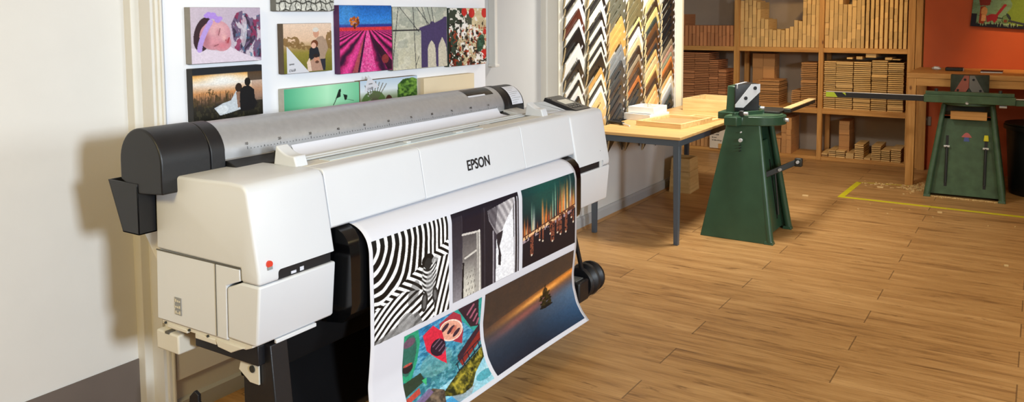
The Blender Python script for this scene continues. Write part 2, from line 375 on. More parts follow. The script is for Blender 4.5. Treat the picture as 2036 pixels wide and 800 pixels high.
def art_zebra(n=230, m=250):
    A = Art(n, m); u, v = A.u, A.v
    w = 0.03 * (vnoise(u, v, 5, 5, 3) - 0.5)
    r = np.hypot(u + 0.18, v * (0.95 - 0.72 * u)) + w
    st = np.sin(2 * PI * (r ** 1.25) * 11.5 + 1.0)
    fork = np.sin(2 * PI * (u * 17 + 0.5 * v + w * 4))
    st = np.where(u > 0.72, fork + 0.25, st)
    r2 = (v - 0.62 * (1 - u) * 0.9 + 0.25 * np.sin(3.0 * u + 0.5) + w * 3)
    body = v > 0.66 - 0.42 * u
    st2 = np.sin(2 * PI * (u * 11 - v * 9 + 1.2 * np.sin(5 * v + 2 * u) + w * 7))
    st3 = np.sin(2 * PI * (u * 8 + v * 13 + 0.5 * np.sin(6 * u) + w * 6))
    low = v > 0.60 + 0.22 * np.abs(u - 0.35)
    f = np.where(body, np.where(low, st3, st2), st)
    f = np.where((u > 0.78) & (v > 0.4), np.sin(2 * PI * (u * 13 + v * 5 + w * 5)), f)
    thr = np.where(body, -0.05, 0.30)
    g = np.clip((f - thr) * 5 + 0.5, 0, 1)
    A.c[:] = (0.06 + 0.90 * g)[..., None] * np.array([1, 1, 1.0])
    A.put(A.ell(0.71, 0.55, 0.105, 0.20, 4), '8f8f8f', 0.35)
    hs = np.sin(2 * PI * (v * 22 + 7 * (u - 0.71) ** 2 * 20)) ; A.put(A.ell(0.715, 0.56, 0.10, 0.21, 4), A.grad([(0, '202020'), (1, 'e6e6e6')], np.clip(hs * 1.5 + 0.5, 0, 1)), 0.95)
    A.put(A.ell(0.72, 0.64, 0.055, 0.14, 4), 'a9a9a9', 0.55)
    A.put(A.ell(0.70, 0.385, 0.085, 0.07, 0), '141414'); A.put(A.ell(0.70, 0.42, 0.05, 0.06), '2a2a2a')
    A.put(A.ell(0.80, 0.40, 0.05, 0.035, -20), 'c9c9c9', 0.7)
    A.put(A.ell(0.645, 0.80, 0.045, 0.10, 6), '2b2b2b'); A.put(A.ell(0.795, 0.775, 0.042, 0.085, -4), '303030')
    A.put(A.ell(0.645, 0.80, 0.022, 0.07, 6), '6f6f6f', 0.8); A.put(A.ell(0.795, 0.775, 0.02, 0.055, -4), '777777', 0.8)
    A.put(A.ell(0.50, 0.66, 0.07, 0.13, 20), '3a3a3a', 0.45)
    g2 = A.poly([(0, 0.97), (0.25, 0.93), (0.40, 0.88), (0.55, 0.86), (0.62, 1.0), (0, 1.0)])
    A.put(g2, '707070', 0.8); A.put(A.ell(0.40, 0.93, 0.11, 0.10), 'a0a0a0', 0.7); A.put(A.ell(0.25, 0.98, 0.13, 0.06), '8a8a8a', 0.6)
    A.speck(0.12); return A
def art_door(n=200, m=200):
    A = Art(n, m); u, v = A.u, A.v
    A.c[:] = A.grad([(0, '1b1824'), (0.5, '221d29'), (1, '2a2530')])
    A.put(u < 0.14, '57525a', 0.5 * 1); A.put(u < 0.13, A.grad([(0, '26222c'), (0.5, '3c3840'), (1, '8d898e')]))
    inner = A.poly([(0.14, 0.26), (0.40, 0.30), (0.40, 1), (0.12, 1)])
    A.put(inner, A.grad([(0, '26222a'), (0.45, '6c6766'), (1, 'b5b1a8')]))
    A.put(A.poly([(0.16, 0.52), (0.30, 0.52), (0.30, 1), (0.14, 1)]), A.grad([(0.5, '555152'), (0.8, 'c2beb4'), (1, 'd8d4c8')]))
    A.put(A.line(0.14, 0.27, 0.38, 0.30, 0.012), 'cfcac5'); A.put(A.line(0.17, 0.55, 0.33, 0.51, 0.012), 'd5d0c8')
    A.put(A.line(0.145, 0.60, 0.13, 0.99, 0.012), '1c1a1e'); A.put((np.abs(u - 0.345) < 0.012) & (v > 0.3), 'a9a59f'); A.put((np.abs(u - 0.375) < 0.007) & (v > 0.28), 'e8e4de')
    dots = (np.sin(u * 150 + v * 60) > 0.75) & (np.sin(v * 90) > 0.2) & (v > 0.72) & (u > 0.18) & (u < 0.32); A.put(dots, '57524e')
    A.put((u > 0.41) & (u < 0.58), '221f28'); A.put(np.abs(u - 0.455) < 0.006, '3e3a42'); A.put((np.abs(u - 0.585) < 0.008) & (v > 0.36), '97929a')
    A.put((u > 0.595) & (u < 0.65) & (v > 0.36), '3a3540')
    lit = A.poly([(0.63, 0.50), (0.72, 0.30), (0.84, 0.12), (0.90, 0.12), (0.92, 1.0), (0.62, 1.0)]); A.put(lit, 'eef0f6')
    cur = A.poly([(0.50, 0.10), (0.93, 0.04), (0.90, 0.16), (0.80, 0.28), (0.72, 0.40), (0.66, 0.46), (0.60, 0.36), (0.52, 0.22)])
    fold = 0.5 + 0.5 * np.sin((u * 1.2 - v * 0.7) * 60)
    A.put(cur, A.grad([(0, '6e6a70'), (1, 'd9d6d8')], np.clip(fold * 0.5 + (u - 0.5) * 1.2, 0, 1)))
    A.put(A.poly([(0.50, 0.10), (0.66, 0.08), (0.62, 0.36), (0.55, 0.25)]), '3a363e', 0.6)
    A.put(A.poly([(0.64, 0.42), (0.74, 0.40), (0.72, 0.48), (0.68, 0.58), (0.71, 0.70), (0.70, 0.82), (0.66, 0.80), (0.665, 0.62), (0.64, 0.52)]), '2b272e')
    A.put(np.abs(u - 0.925) < 0.010, 'c9c8d0'); A.put(u > 0.935, '17141c'); A.put(np.abs(u - 0.975) < 0.007, 'b9b8c0')
    A.put(v < 0.05, '1a1722'); A.speck(0.10); return A
def art_sky(n=200, m=200):
    A = Art(n, m); u, v = A.u, A.v
    A.c[:] = A.grad([(0, '173a3c'), (0.3, '143033'), (0.5, '181a26'), (1, '14121c')])
    A.put(np.clip(1.4 - 3 * np.hypot(u - 0.45, v - 0.12), 0, 1), '1d5a4e', 0.6)
    base = 0.62 - 0.16 * u
    rs = np.random.RandomState(4)
    for i in range(46):
        x = rs.rand(); h = 0.12 + 0.30 * rs.rand() ** 1.6; w = 0.005 + 0.014 * rs.rand(); b = 0.62 - 0.16 * x
        c = ['ffb05a', 'ff8a3a', 'e8643a', 'ffd89a', 'c0683e', 'd8e0d0', 'a0582e'][rs.randint(7)]
        if x > 0.6: h *= 1.3
        m_ = np.exp(-((u - x) / w) ** 2) * np.clip((v - (b - h)) / h * 1.6, 0, 1) * (v < b); A.put(m_, c, 0.85)
    for x, h in ((0.16, 0.42), (0.55, 0.40), (0.60, 0.5), (0.73, 0.44), (0.83, 0.46)):
        b = 0.62 - 0.16 * x; A.put(np.exp(-((u - x) / 0.010) ** 2) * np.clip((v - (b - h)) / h * 2, 0, 1) * (v < b), 'b8d8b8' if x < .7 else 'e8c060', 0.8)
    band = np.abs(v - base) < 0.025; A.put(band, '5c3426', 0.9)
    A.put((np.abs(v - base - 0.015) < 0.02) & (vnoise(u, v, 40, 14, 9) > 0.5), 'ffcf9a', 0.9); A.put((np.abs(v - base - 0.05) < 0.02) & (vnoise(u, v, 30, 14, 19) > 0.55), 'c8b0b8', 0.8)
    for x, d, w in ((0.16, .27, .028), (0.30, .14, .012), (0.36, .18, .012), (0.50, .15, .01), (0.545, .27, .035), (0.64, .2, .02), (0.70, .25, .028), (0.81, .27, .026), (0.92, .12, .02), (0.96, .2, .012)):
        b = 0.64 - 0.16 * x; m_ = (np.abs(u - x) < w) & (v > b) & (v < b + d); A.put(m_ & (vnoise(u, v, 60, 60, 2) > 0.42), 'a0563c', 0.8)
        A.put(np.hypot((u - x) / 1.0, v - b - d) < 0.014, 'f0e0c8', 0.9)
    A.speck(0.08); return A
def art_sunset(n=260, m=180):
    A = Art(n, m); u, v = A.u, A.v
    A.c[:] = A.grad([(0, '3a2f2c'), (0.25, '46372e'), (0.40, '4a3630'), (0.62, '37404e'), (0.85, '232d3c'), (1, '1d2230')])
    A.put(np.clip((u - 0.45) * 1.8, 0, 1) * np.clip((v - 0.30) * 4, 0, 1), A.grad([(0.3, '9a7a70'), (0.5, '5f7c9a'), (0.8, '36597e'), (1, '22405e')]), 0.9)
    t = v - (0.50 - 0.20 * u)
    A.put(np.exp(-(t / 0.07) ** 2) * np.clip(0.15 + u * 1.1, 0, 1), 'd98436', 0.95)
    A.put(np.exp(-((t - 0.02) / 0.03) ** 2) * np.exp(-((u - 0.62) / 0.28) ** 2), 'ffb45a', 0.9)
    A.put(np.exp(-((t - 0.12) / 0.05) ** 2) * np.exp(-((u - 0.42) / 0.3) ** 2), 'a05a50', 0.75)
    A.put(np.exp(-((t + 0.005) / 0.02) ** 2) * np.clip((u - 0.8) * 5, 0, 1), 'ff9a3a', 0.9)
    A.put((t < -0.05), A.grad([(0, '3d3430'), (1, '4d3a2e')], vnoise(u, v, 30, 10, 5)), 0.75)
    cx, cy = 0.665, 0.47
    for i in range(60):
        rs = np.random.RandomState(i); a = rs.rand() * 6.28; r = rs.rand() ** .7
        x = cx + r * 0.062 * math.cos(a); y = cy + r * 0.11 * math.sin(a) + 0.02; A.put(A.ell(x, y, 0.016, 0.013), ['1c1a10', '2c2712', '3a3216'][i % 3], 0.9)
    A.put(A.line(cx, 0.30, cx, 0.5, 0.005), '20180c'); A.put(A.ell(cx, 0.40, 0.03, 0.06), '2a2312', 0.8)
    A.put(A.ell(cx, 0.585, 0.075, 0.018), '15140f', 0.9)
    A.speck(0.07); return A
def art_boats(n=230, m=220):
    A = Art(n, m); u, v = A.u, A.v
    A.c[:] = A.grad([(0, '2c7fb4'), (0.35, '3a92b8'), (0.6, '3b7f86'), (1, '4fa0c0')])
    rp = vnoise(u, v, 22, 40, 2); A.put(rp > 0.58, '8cc6da', 0.5); A.put(rp < 0.38, '14506e', 0.5)
    A.put(A.ell(0.40, 0.48, 0.2, 0.14), '6fa39a', 0.45)
    def boat(cx, cy, rx, ry, rot, hull, inn, rim):
        A.put(A.ell(cx, cy, rx, ry, rot), hull); A.put(A.ell(cx + .0, cy + .015, rx * 0.66, ry * 0.74, rot), rim); A.put(A.ell(cx, cy + .015, rx * 0.58, ry * 0.68, rot), inn)
    def tip(pts, c): A.put(A.poly(pts), c)
    # right green boat, orange boat, red boat, left green boat
    tip([(0.60, 0.0), (1.0, 0.0), (1.0, 0.18), (0.99, 0.50), (0.90, 0.36), (0.72, 0.16)], '2f9f94'); tip([(0.66, 0.0), (0.95, 0.0), (0.98, 0.34), (0.86, 0.30), (0.74, 0.12)], '34222e')
    for k in range(4): A.put(A.line(0.80 + .05 * k, 0.12 + .06 * k, 0.88 + .03 * k, 0.04 + .07 * k, 0.014), 'b0647a', 0.9)
    tip([(0.42, 0.06), (0.60, 0.0), (0.70, 0.08), (0.76, 0.30), (0.74, 0.44), (0.60, 0.34), (0.44, 0.18)], 'a83444')
    A.put(A.ell(0.585, 0.21, 0.18, 0.115, 36), 'ffe0d0'); A.put(A.ell(0.585, 0.21, 0.165, 0.10, 36), 'e8a890')
    for x, y in ((0.50, 0.14), (0.58, 0.20), (0.66, 0.27)): A.put(A.ell(x, y, 0.055, 0.028, -35), '402838')
    A.put(A.ell(0.62, 0.22, 0.03, 0.05, 36), 'c46a58', 0.8)
    tip([(0.22, 0.10), (0.34, 0.04), (0.46, 0.16), (0.52, 0.34), (0.52, 0.56), (0.40, 0.44), (0.28, 0.30)], 'd82a44')
    A.put(A.ell(0.425, 0.33, 0.115, 0.085, 52), '2c1a2c')
    for k in range(4): A.put(A.line(0.36 + .04 * k, 0.29 + .045 * k, 0.44 + .03 * k, 0.24 + .05 * k, 0.008), '8a6a80', 0.8)
    tip([(0.0, 0.0), (0.16, 0.0), (0.19, 0.16), (0.17, 0.36), (0.07, 0.56), (0.0, 0.50)], '2a9c74'); A.put(A.ell(0.06, 0.24, 0.09, 0.22, 4), '2f6a5c')
    A.put(A.ell(0.06, 0.10, 0.07, 0.05), '7a4a66', .8); A.put(A.ell(0.06, 0.38, 0.06, 0.05), '2a1a22', .9); A.put(A.ell(0.06, 0.345, 0.05, 0.015), 'c8564a', .9)
    # pier and hills (the picture lies upside down)
    tip([(0.66, 0.58), (1.0, 0.40), (1.0, 0.52), (0.70, 0.68)], '8a2c26'); tip([(0.66, 0.55), (1.0, 0.32), (1.0, 0.40), (0.68, 0.62)], '3a2430')
    A.put(A.line(0.62, 0.72, 1.0, 0.58, 0.008), '1a2230'); A.put(A.line(0.62, 0.63, 1.0, 0.50, 0.006), '1a2230')
    for k in range(5): A.put(A.line(0.64 + .08 * k, 0.63 - .028 * k, 0.65 + .08 * k, 0.75 - .03 * k, 0.006), '1a2230')
    tip([(0.0, 0.52), (0.20, 0.50), (0.24, 0.60), (0.0, 0.66)], '2c3c2c'); tip([(0.0, 0.68), (0.16, 0.64), (0.16, 0.70), (0.0, 0.74)], 'b8483c')
    tip([(0.20, 0.58), (0.26, 0.58), (0.24, 0.66)], '3cae70')
    sk = v > 0.80 - 0.10 * u; A.put(sk, A.grad([(0, 'bfe0e6'), (1, '6fbcd8')], vnoise(u, v, 7, 7, 5)))
    A.put(A.ell(0.92, 0.90, 0.12, 0.05), '3f98a8', 0.8); A.put(A.ell(0.42, 0.97, 0.14, 0.07), '2e8ecc', 0.8)
    hill = A.poly([(0.36, 0.84), (0.58, 0.74), (1.0, 0.60), (1.0, 0.72), (0.84, 0.82), (0.72, 0.94), (0.55, 0.95), (0.46, 0.90)])
    hn = vnoise(u, v, 26, 26, 8); A.put(hill, A.grad([(0.3, '26280f'), (0.55, '6a6420'), (0.75, 'b0a038')], hn))
    A.put(A.poly([(0.46, 0.90), (0.6, 0.95), (0.76, 0.93), (0.66, 1.0), (0.5, 1.0)]), '9aa6ae', 0.85)
    A.put(A.poly([(0.0, 0.80), (0.30, 0.72), (0.42, 0.80), (0.36, 0.98), (0.25, 0.9), (0.0, 1.0)]), A.grad([(0.3, '3a2e26'), (0.7, '7a6450')], hn), .95)
    A.put(A.poly([(0.0, 0.78), (0.26, 0.70), (0.30, 0.76), (0.0, 0.86)]), '7a6490', 0.85)
    A.speck(0.12); return A
def art_baby(n=170, m=130):
    A = Art(n, m); u, v = A.u, A.v
    A.c[:] = A.grad([(0, 'c9bccb'), (1, 'b9aac0')], u)
    A.put(A.poly([(0.58, 0.5), (0.56, 0.30), (0.64, 0.10), (0.72, 0.06), (0.80, 0.12), (0.84, 0.20), (0.94, 0.15), (1, 0.12), (1, 0.95), (0.85, 0.92), (0.7, 0.86), (0.6, 0.75)]), '6b5878')
    k = A.poly([(0.58, 0.5), (0.56, 0.30), (0.64, 0.10), (0.72, 0.06), (0.80, 0.12), (0.84, 0.20), (0.94, 0.15), (1, 0.12), (1, 0.95), (0.85, 0.92), (0.7, 0.86), (0.6, 0.75)])
    n1 = vnoise(u + 0.05 * np.sin(v * 9), v, 24, 6, 4); A.put(k & (n1 > 0.60), 'd4cdd8', .85); A.put(k & (n1 < 0.38), '352a40', .9)
    n2 = vnoise(u, v, 20, 8, 11); A.put(k & (n2 > 0.66), '8c2f55', .85); A.put(k & (n2 < 0.30), '3f6f90', .7)
    A.put(A.ell(0.745, 0.45, 0.045, 0.28, 3), 'c9c4d0', .75)
    A.put(A.poly([(0, 0.72), (0.10, 0.74), (0.35, 0.78), (0.52, 0.70), (0.64, 0.80), (0.90, 0.95), (1, 1), (0, 1)]), 'dcd0e0')
    def blob(cx, cy, rx, ry, col, a=1.0, rot=0):
        t = math.radians(rot); du = u - cx; dv = v - cy
        d2 = ((du * math.cos(t) + dv * math.sin(t)) / rx) ** 2 + ((-du * math.sin(t) + dv * math.cos(t)) / ry) ** 2
        A.put(np.exp(-d2 ** 1.3), col, a)
    A.put(A.ell(0.17, 0.48, 0.13, 0.31, 10), '38222a')
    face = A.ell(0.33, 0.50, 0.215, 0.27, 12) | A.ell(0.42, 0.64, 0.135, 0.155, 0) | A.ell(0.475, 0.57, 0.04, 0.06)
    A.put(face, 'c88e9c'); keep = A.c.copy()
    blob(0.36, 0.40, 0.15, 0.16, 'e2b0b6', .9); blob(0.30, 0.62, 0.11, 0.10, 'dc98a4', .9); blob(0.43, 0.70, 0.09, 0.07, 'd47e8c', .9); blob(0.455, 0.55, 0.035, 0.06, 'e8b4b4', .9)
    blob(0.20, 0.60, 0.06, 0.16, 'a86c7c', .8); blob(0.50, 0.62, 0.03, 0.05, 'b85a66', .9); blob(0.37, 0.45, 0.035, 0.07, 'c48490', .8); blob(0.33, 0.69, 0.05, 0.025, 'b87480', .8)
    A.c = np.where(face[..., None], A.c, keep)
    A.put(A.line(0.375, 0.50, 0.40, 0.38, 0.006), '7a4450', .9); A.put(A.line(0.31, 0.70, 0.375, 0.665, 0.006), '7a4450', .9)
    A.put(A.line(0.505, 0.64, 0.525, 0.555, 0.010), 'a8404c'); A.put(A.ell(0.475, 0.60, 0.008, 0.012), '8a4450')
    for q in np.linspace(0, 1, 60):
        x = 0.11 + 0.16 * q ** 1.5; y = 0.76 - 0.50 * q; A.put(A.ell(x, y, 0.034, 0.045), 'b59ae0')
    for x, y in ((0.22, 0.15), (0.28, 0.17), (0.34, 0.18), (0.40, 0.20), (0.25, 0.12), (0.37, 0.24), (0.31, 0.13)): A.put(A.ell(x, y, 0.04, 0.04), ['9a78d0', 'b08ee2', '7d5cb6'][int(x * 100) % 3])
    A.speck(0.05); return A
def art_couple(n=170, m=130):
    A = Art(n, m); u, v = A.u, A.v
    A.c[:] = A.grad([(0, '1a1c20'), (0.10, '26221e'), (0.14, 'd89a4a'), (0.20, 'f0c88c'), (0.30, 'e6dcd0'), (0.48, 'c88c58'), (0.62, '80604a'), (0.72, '2a261e'), (1, '16160f')])
    A.put(np.exp(-((u - 0.42) / 0.28) ** 2 - ((v - 0.24) / 0.12) ** 2), 'eef0f0', 0.95)
    A.put((v > 0.1) & (u > 0.78) & (v < 0.3), '3a2c22', .85); A.put((v > 0.3) & (u > 0.84) & (v < 0.7), 'a88878', .6)
    A.put(v < 0.12, '1c2026')
    nn = vnoise(u, v, 40, 16, 3); A.put((v > 0.5 + 0.1 * np.sin(u * 20)) & (v < 0.75) & (u < 0.5) & (nn > 0.5), '4a3c22', .8); A.put((v > 0.66) & (nn > 0.62), '4a4630', .5)
    for i in range(26):
        rs = np.random.RandomState(i + 50); x = rs.rand() * 0.55; y = 0.45 + 0.2 * rs.rand(); A.put(A.line(x, y, x + 0.02 * (rs.rand() - .5), y + 0.16, 0.004), '3a2c1c', .8)
    A.put(A.poly([(0.28, 0.78), (0.40, 0.70), (0.52, 0.66), (0.60, 0.48), (0.66, 0.56), (0.66, 0.85), (0.5, 0.90), (0.36, 0.93), (0.32, 0.85)]), 'c4cdd6')
    A.put(A.ell(0.40, 0.82, 0.08, 0.08), 'dfe6ec', .7); A.put(A.ell(0.64, 0.42, 0.05, 0.09), '2c1c14'); A.put(A.poly([(0.60, 0.50), (0.68, 0.50), (0.67, 0.80), (0.62, 0.82)]), '8a6a58')
    A.put(A.ell(0.775, 0.32, 0.045, 0.085), '120e0c'); A.put(A.poly([(0.66, 0.46), (0.72, 0.40), (0.80, 0.40), (0.87, 0.48), (0.88, 0.66), (0.92, 0.76), (0.86, 0.88), (0.66, 0.90), (0.65, 0.7)]), '0e0e12')
    A.speck(0.08); return A
def art_cobble(n=150, m=100):
    A = Art(n, m, 'bfc0b6'); u, v = A.u, A.v
    A.c[:] = A.grad([(0, '8d8f86'), (1, 'cfd0c8')])
    for k in range(9):
        y = 1 - 0.16 * k * (1 + 0) / (1 + 0.12 * k); A.put(np.abs(v - y - 0.02 * np.sin(u * 30 + k)) < 0.012, '3a3b36')
    for k in range(-2, 14):
        x = (k + 0.5) / 11; xx = x + (0.5 - x) * (1 - v) * 0.35 + 0.01 * np.sin(v * 40 + k * 2); A.put(np.abs(u - xx) < 0.008, '44453f')
    A.speck(0.2, 30, 30); return A
def art_family(n=150, m=150):
    A = Art(n, m); u, v = A.u, A.v
    A.c[:] = A.grad([(0, 'e6cdb9'), (0.35, 'e0bfa2'), (0.50, 'a58a5a'), (0.60, '8f8438'), (1, '6a6a22')])
    nn = vnoise(u, v, 18, 18, 3)
    for x, y, rx, ry in ((0.08, 0.36, .10, .10), (0.22, 0.38, .10, .12), (0.34, 0.45, .08, .08), (0.96, 0.35, .09, .20), (0.47, .5, .1, .05)): A.put(A.ell(x, y, rx, ry) & (nn > 0.33), '806238', .85)
    A.put(A.poly([(0.62, 0.36), (0.70, 0.28), (0.80, 0.26), (0.88, 0.36), (0.92, 0.52), (0.86, 0.66), (0.84, 0.76), (0.66, 0.76), (0.60, 0.55)]), 'a9907c')
    A.put(A.poly([(0.72, 0.74), (0.86, 0.74), (0.85, 0.98), (0.76, 0.98)]), '2b2c38')
    A.put(A.ell(0.665, 0.20, 0.062, 0.095), 'cf9a80'); A.put(A.ell(0.66, 0.13, 0.065, 0.05), 'd9d4cc')
    A.put(A.poly([(0.52, 0.52), (0.60, 0.46), (0.70, 0.50), (0.74, 0.66), (0.70, 0.76), (0.50, 0.74)]), '20242c')
    A.put(A.ell(0.63, 0.42, 0.075, 0.08), '6e3c22'); A.put(A.ell(0.61, 0.455, 0.05, 0.06), 'e0b09a')
    A.put(A.poly([(0.50, 0.80), (0.60, 0.72), (0.74, 0.74), (0.80, 0.98), (0.46, 0.98)]), 'b58f7c'); A.put(A.poly([(0.46, 0.80), (0.52, 0.70), (0.56, 0.98), (0.48, 0.98)]), 'e6ccb8')
    A.put(A.ell(0.665, 0.74, 0.055, 0.075), 'c98f74'); A.put(A.ell(0.655, 0.67, 0.06, 0.04), '2a2020'); A.put(A.ell(0.675, 0.80, 0.04, 0.03), '4a2c22', .8)
    A.speck(0.06); return A
def art_lavender(n=150, m=170):
    A = Art(n, m); u, v = A.u, A.v
    A.c[:] = A.grad([(0, '1c5cae'), (0.2, '2f80d8'), (0.27, '3c86d0'), (0.29, '2b3c90'), (0.33, '3a2f80'), (0.345, 'c82a3c'), (0.40, 'b82a50'), (1, '8e1c58')])
    A.put(np.exp(-((u - 0.12) / 0.18) ** 2 - ((v - 0.10) / 0.2) ** 2), '5aa4dc', .5)
    ang = (u - 0.52) / np.maximum(v - 0.30, 0.02)
    rows = np.sin(ang * 9.0 + vnoise(u, v, 12, 12, 2) * 1.6); f = v > 0.36
    A.put(f, A.grad([(0, '2a1030'), (0.45, 'a0205c'), (1, 'e8469a')], np.clip(rows * 0.5 + 0.5, 0, 1)), .95)
    A.put(f & (np.abs(ang) < 0.23), A.grad([(0.3, 'd83a8a'), (0.7, 'f070b0')], vnoise(u, v, 40, 40, 9)), .95)
    A.put(A.poly([(0.22, 1.0), (0.36, 0.66), (0.44, 0.50), (0.40, 0.66), (0.32, 1.0)]), 'b85a58', .8)
    A.put(A.poly([(0.62, 0.48), (0.76, 0.60), (1.0, 0.86), (1, 1), (0.90, 0.98), (0.72, 0.70)]), '251022', .9); A.put(A.ell(0.86, 0.82, 0.07, 0.07), 'a84038', .7)
    A.put((v > 0.32) & (v < 0.375), 'd8383c', .85)
    for i in range(40):
        rs = np.random.RandomState(i); a = rs.rand() * 6.28; r = rs.rand() ** .6; A.put(A.ell(0.28 + r * .085 * math.cos(a), 0.235 + r * .075 * math.sin(a), .02, .018), ['a8541e', '703418', 'd07a34'][i % 3])
    A.put(A.line(0.28, 0.28, 0.28, 0.34, 0.012), '4a2418'); A.speck(0.16, 60, 60); return A
def art_bridge(n=150, m=130):
    A = Art(n, m); u, v = A.u, A.v
    A.c[:] = A.grad([(0, 'a9b0a6'), (0.5, 'bdbdaa'), (1, 'd0cbb2')]); A.put(vnoise(u, v, 8, 8, 4) > 0.56, 'd8d6c6', .5); A.put(vnoise(u, v, 6, 7, 14) > 0.6, '8f968e', .4)
    A.put(A.poly([(0.46, 0.34), (0.66, 0.28), (0.68, 0.24), (0.74, 0.24), (0.76, 0.26), (0.90, 0.20), (0.94, 0.16), (1.0, 0.16), (1, 1), (0.50, 1.0), (0.50, 0.40)]), '4a3f68')
    for a, b in ((0.62, 0.77), (0.82, 0.985)):
        c = (a + b) / 2; A.put(A.poly([(a, 1.0), (a, 0.70), (a + .02, 0.62), (c, 0.55 if a < .7 else 0.5), (b - .02, 0.62), (b, 0.70), (b + .01, 1.0)]), 'cdc6b4')
    for a in ((0.12, 0.0, 0.46, 0.40), (0.10, 0.0, -0.02, 1.0), (0.62, 0.0, 0.70, 0.28), (0.36, 0.0, 0.40, 1.0), (0.52, 0, .62, .3), (0.70, 0, .74, .26), (.42, 0, .66, .3)): A.put(A.line(*a, 0.006), '3c3d42', .9)
    A.put(np.abs(v - 0.37 + 0.0 * u) * (u < 0.48) + (u >= 0.48) < 0.010, '2c2d32'); A.put(A.line(0.40, 0.95, 0.46, 0.80, 0.005), '3c3d42')
    A.speck(0.10); return A
def art_abstract(n=130, m=150):
    A = Art(n, m, 'b8ad90'); u, v = A.u, A.v
    n1 = vnoise(u, v, 8, 10, 1, 4); n2 = vnoise(u, v, 9, 9, 22, 4); n3 = vnoise(u, v, 16, 16, 31, 4); n4 = vnoise(u, v, 20, 20, 41, 3)
    A.c[:] = A.grad([(0, 'e8dab0'), (1, 'b8a888')], n1); A.put(u < 0.30 + 0.1 * np.sin(v * 7), '26392f', .9); A.put((v < 0.3) & (u < .6) & (n2 > .45), '3a4238', .85)
    A.put((n2 > 0.56) & (v > 0.35), '241c18', .9); A.put((n3 > 0.60), 'f2efe8', .95); A.put((n4 > 0.64) & (v > .3), 'a83a20', .85); A.put((n1 < 0.36) & (v > .5), '6f2418', .8)
    for x, y, r in ((0.40, 0.06, .07), (0.60, 0.08, .08), (0.95, 0.08, .08), (0.96, 0.42, .05), (0.93, 0.82, .08)): A.put(A.ell(x, y, r, r * 1.1), 'c82a28', .9)
    A.put(A.ell(0.84, 0.62, 0.10, 0.16, 20), '24503e', .85); A.put(A.ell(0.45, 0.42, .25, .16) & (n3 > .5), 'f6f4f0', .9); A.put(A.ell(0.80, 0.88, .14, .10) & (n3 > .46), 'f6f4f0', .9)
    A.put((n4 < 0.30) & (v > .2), '181410', .85); return A
def art_kite(n=160, m=70):
    A = Art(n, m); u, v = A.u, A.v
    A.c[:] = A.grad([(0, '4fae86'), (0.3, '8ad8ac'), (0.55, 'b4efc8'), (1, '74c89c')], u)
    A.put(v > 0.75, '9fe0b8', .3); A.put(A.poly([(0.66, 0.42), (0.71, 0.16), (0.74, 0.14), (0.73, 0.36)]), '14261e'); A.put(A.poly([(0.77, 0.30), (0.83, 0.34), (0.82, 0.46), (0.79, 0.48)]), '14261e')
    A.put(A.line(0.67, 0.42, 0.60, 0.70, 0.006), '20382c'); A.put(A.line(0.60, 0.70, 0.62, 1.0, 0.005), '20382c'); A.put(A.line(0.83, 0.46, 0.92, 0.52, 0.005), '20382c'); return A
def art_land(n=130, m=70):
    A = Art(n, m); u, v = A.u, A.v
    A.c[:] = A.grad([(0, 'b9cfe4'), (0.3, 'dbe6ee'), (0.5, '8fa080'), (1, '3d5a2c')])
    nn = vnoise(u, v, 22, 14, 3); A.put(A.poly([(0.62, 0.9), (0.64, 0.2), (0.74, 0.06), (0.92, 0.04), (1, 0.1), (1, 1), (0.62, 1)]), A.grad([(.3, '274a1c'), (.7, '74a040')], nn))
    A.put(A.ell(0.22, 0.60, 0.20, 0.30) & (nn > .34), '4c6a34', .9)
    for k in range(7): A.put(A.line(0.22, 0.7, 0.08 + 0.06 * k, 0.05 + .03 * abs(k - 3), 0.008), '5c5448', .8)
    A.put(A.ell(0.48, 0.62, .06, .16), '4a2c22'); A.put(A.ell(0.40, 0.72, .05, .12), 'c89a80'); return A
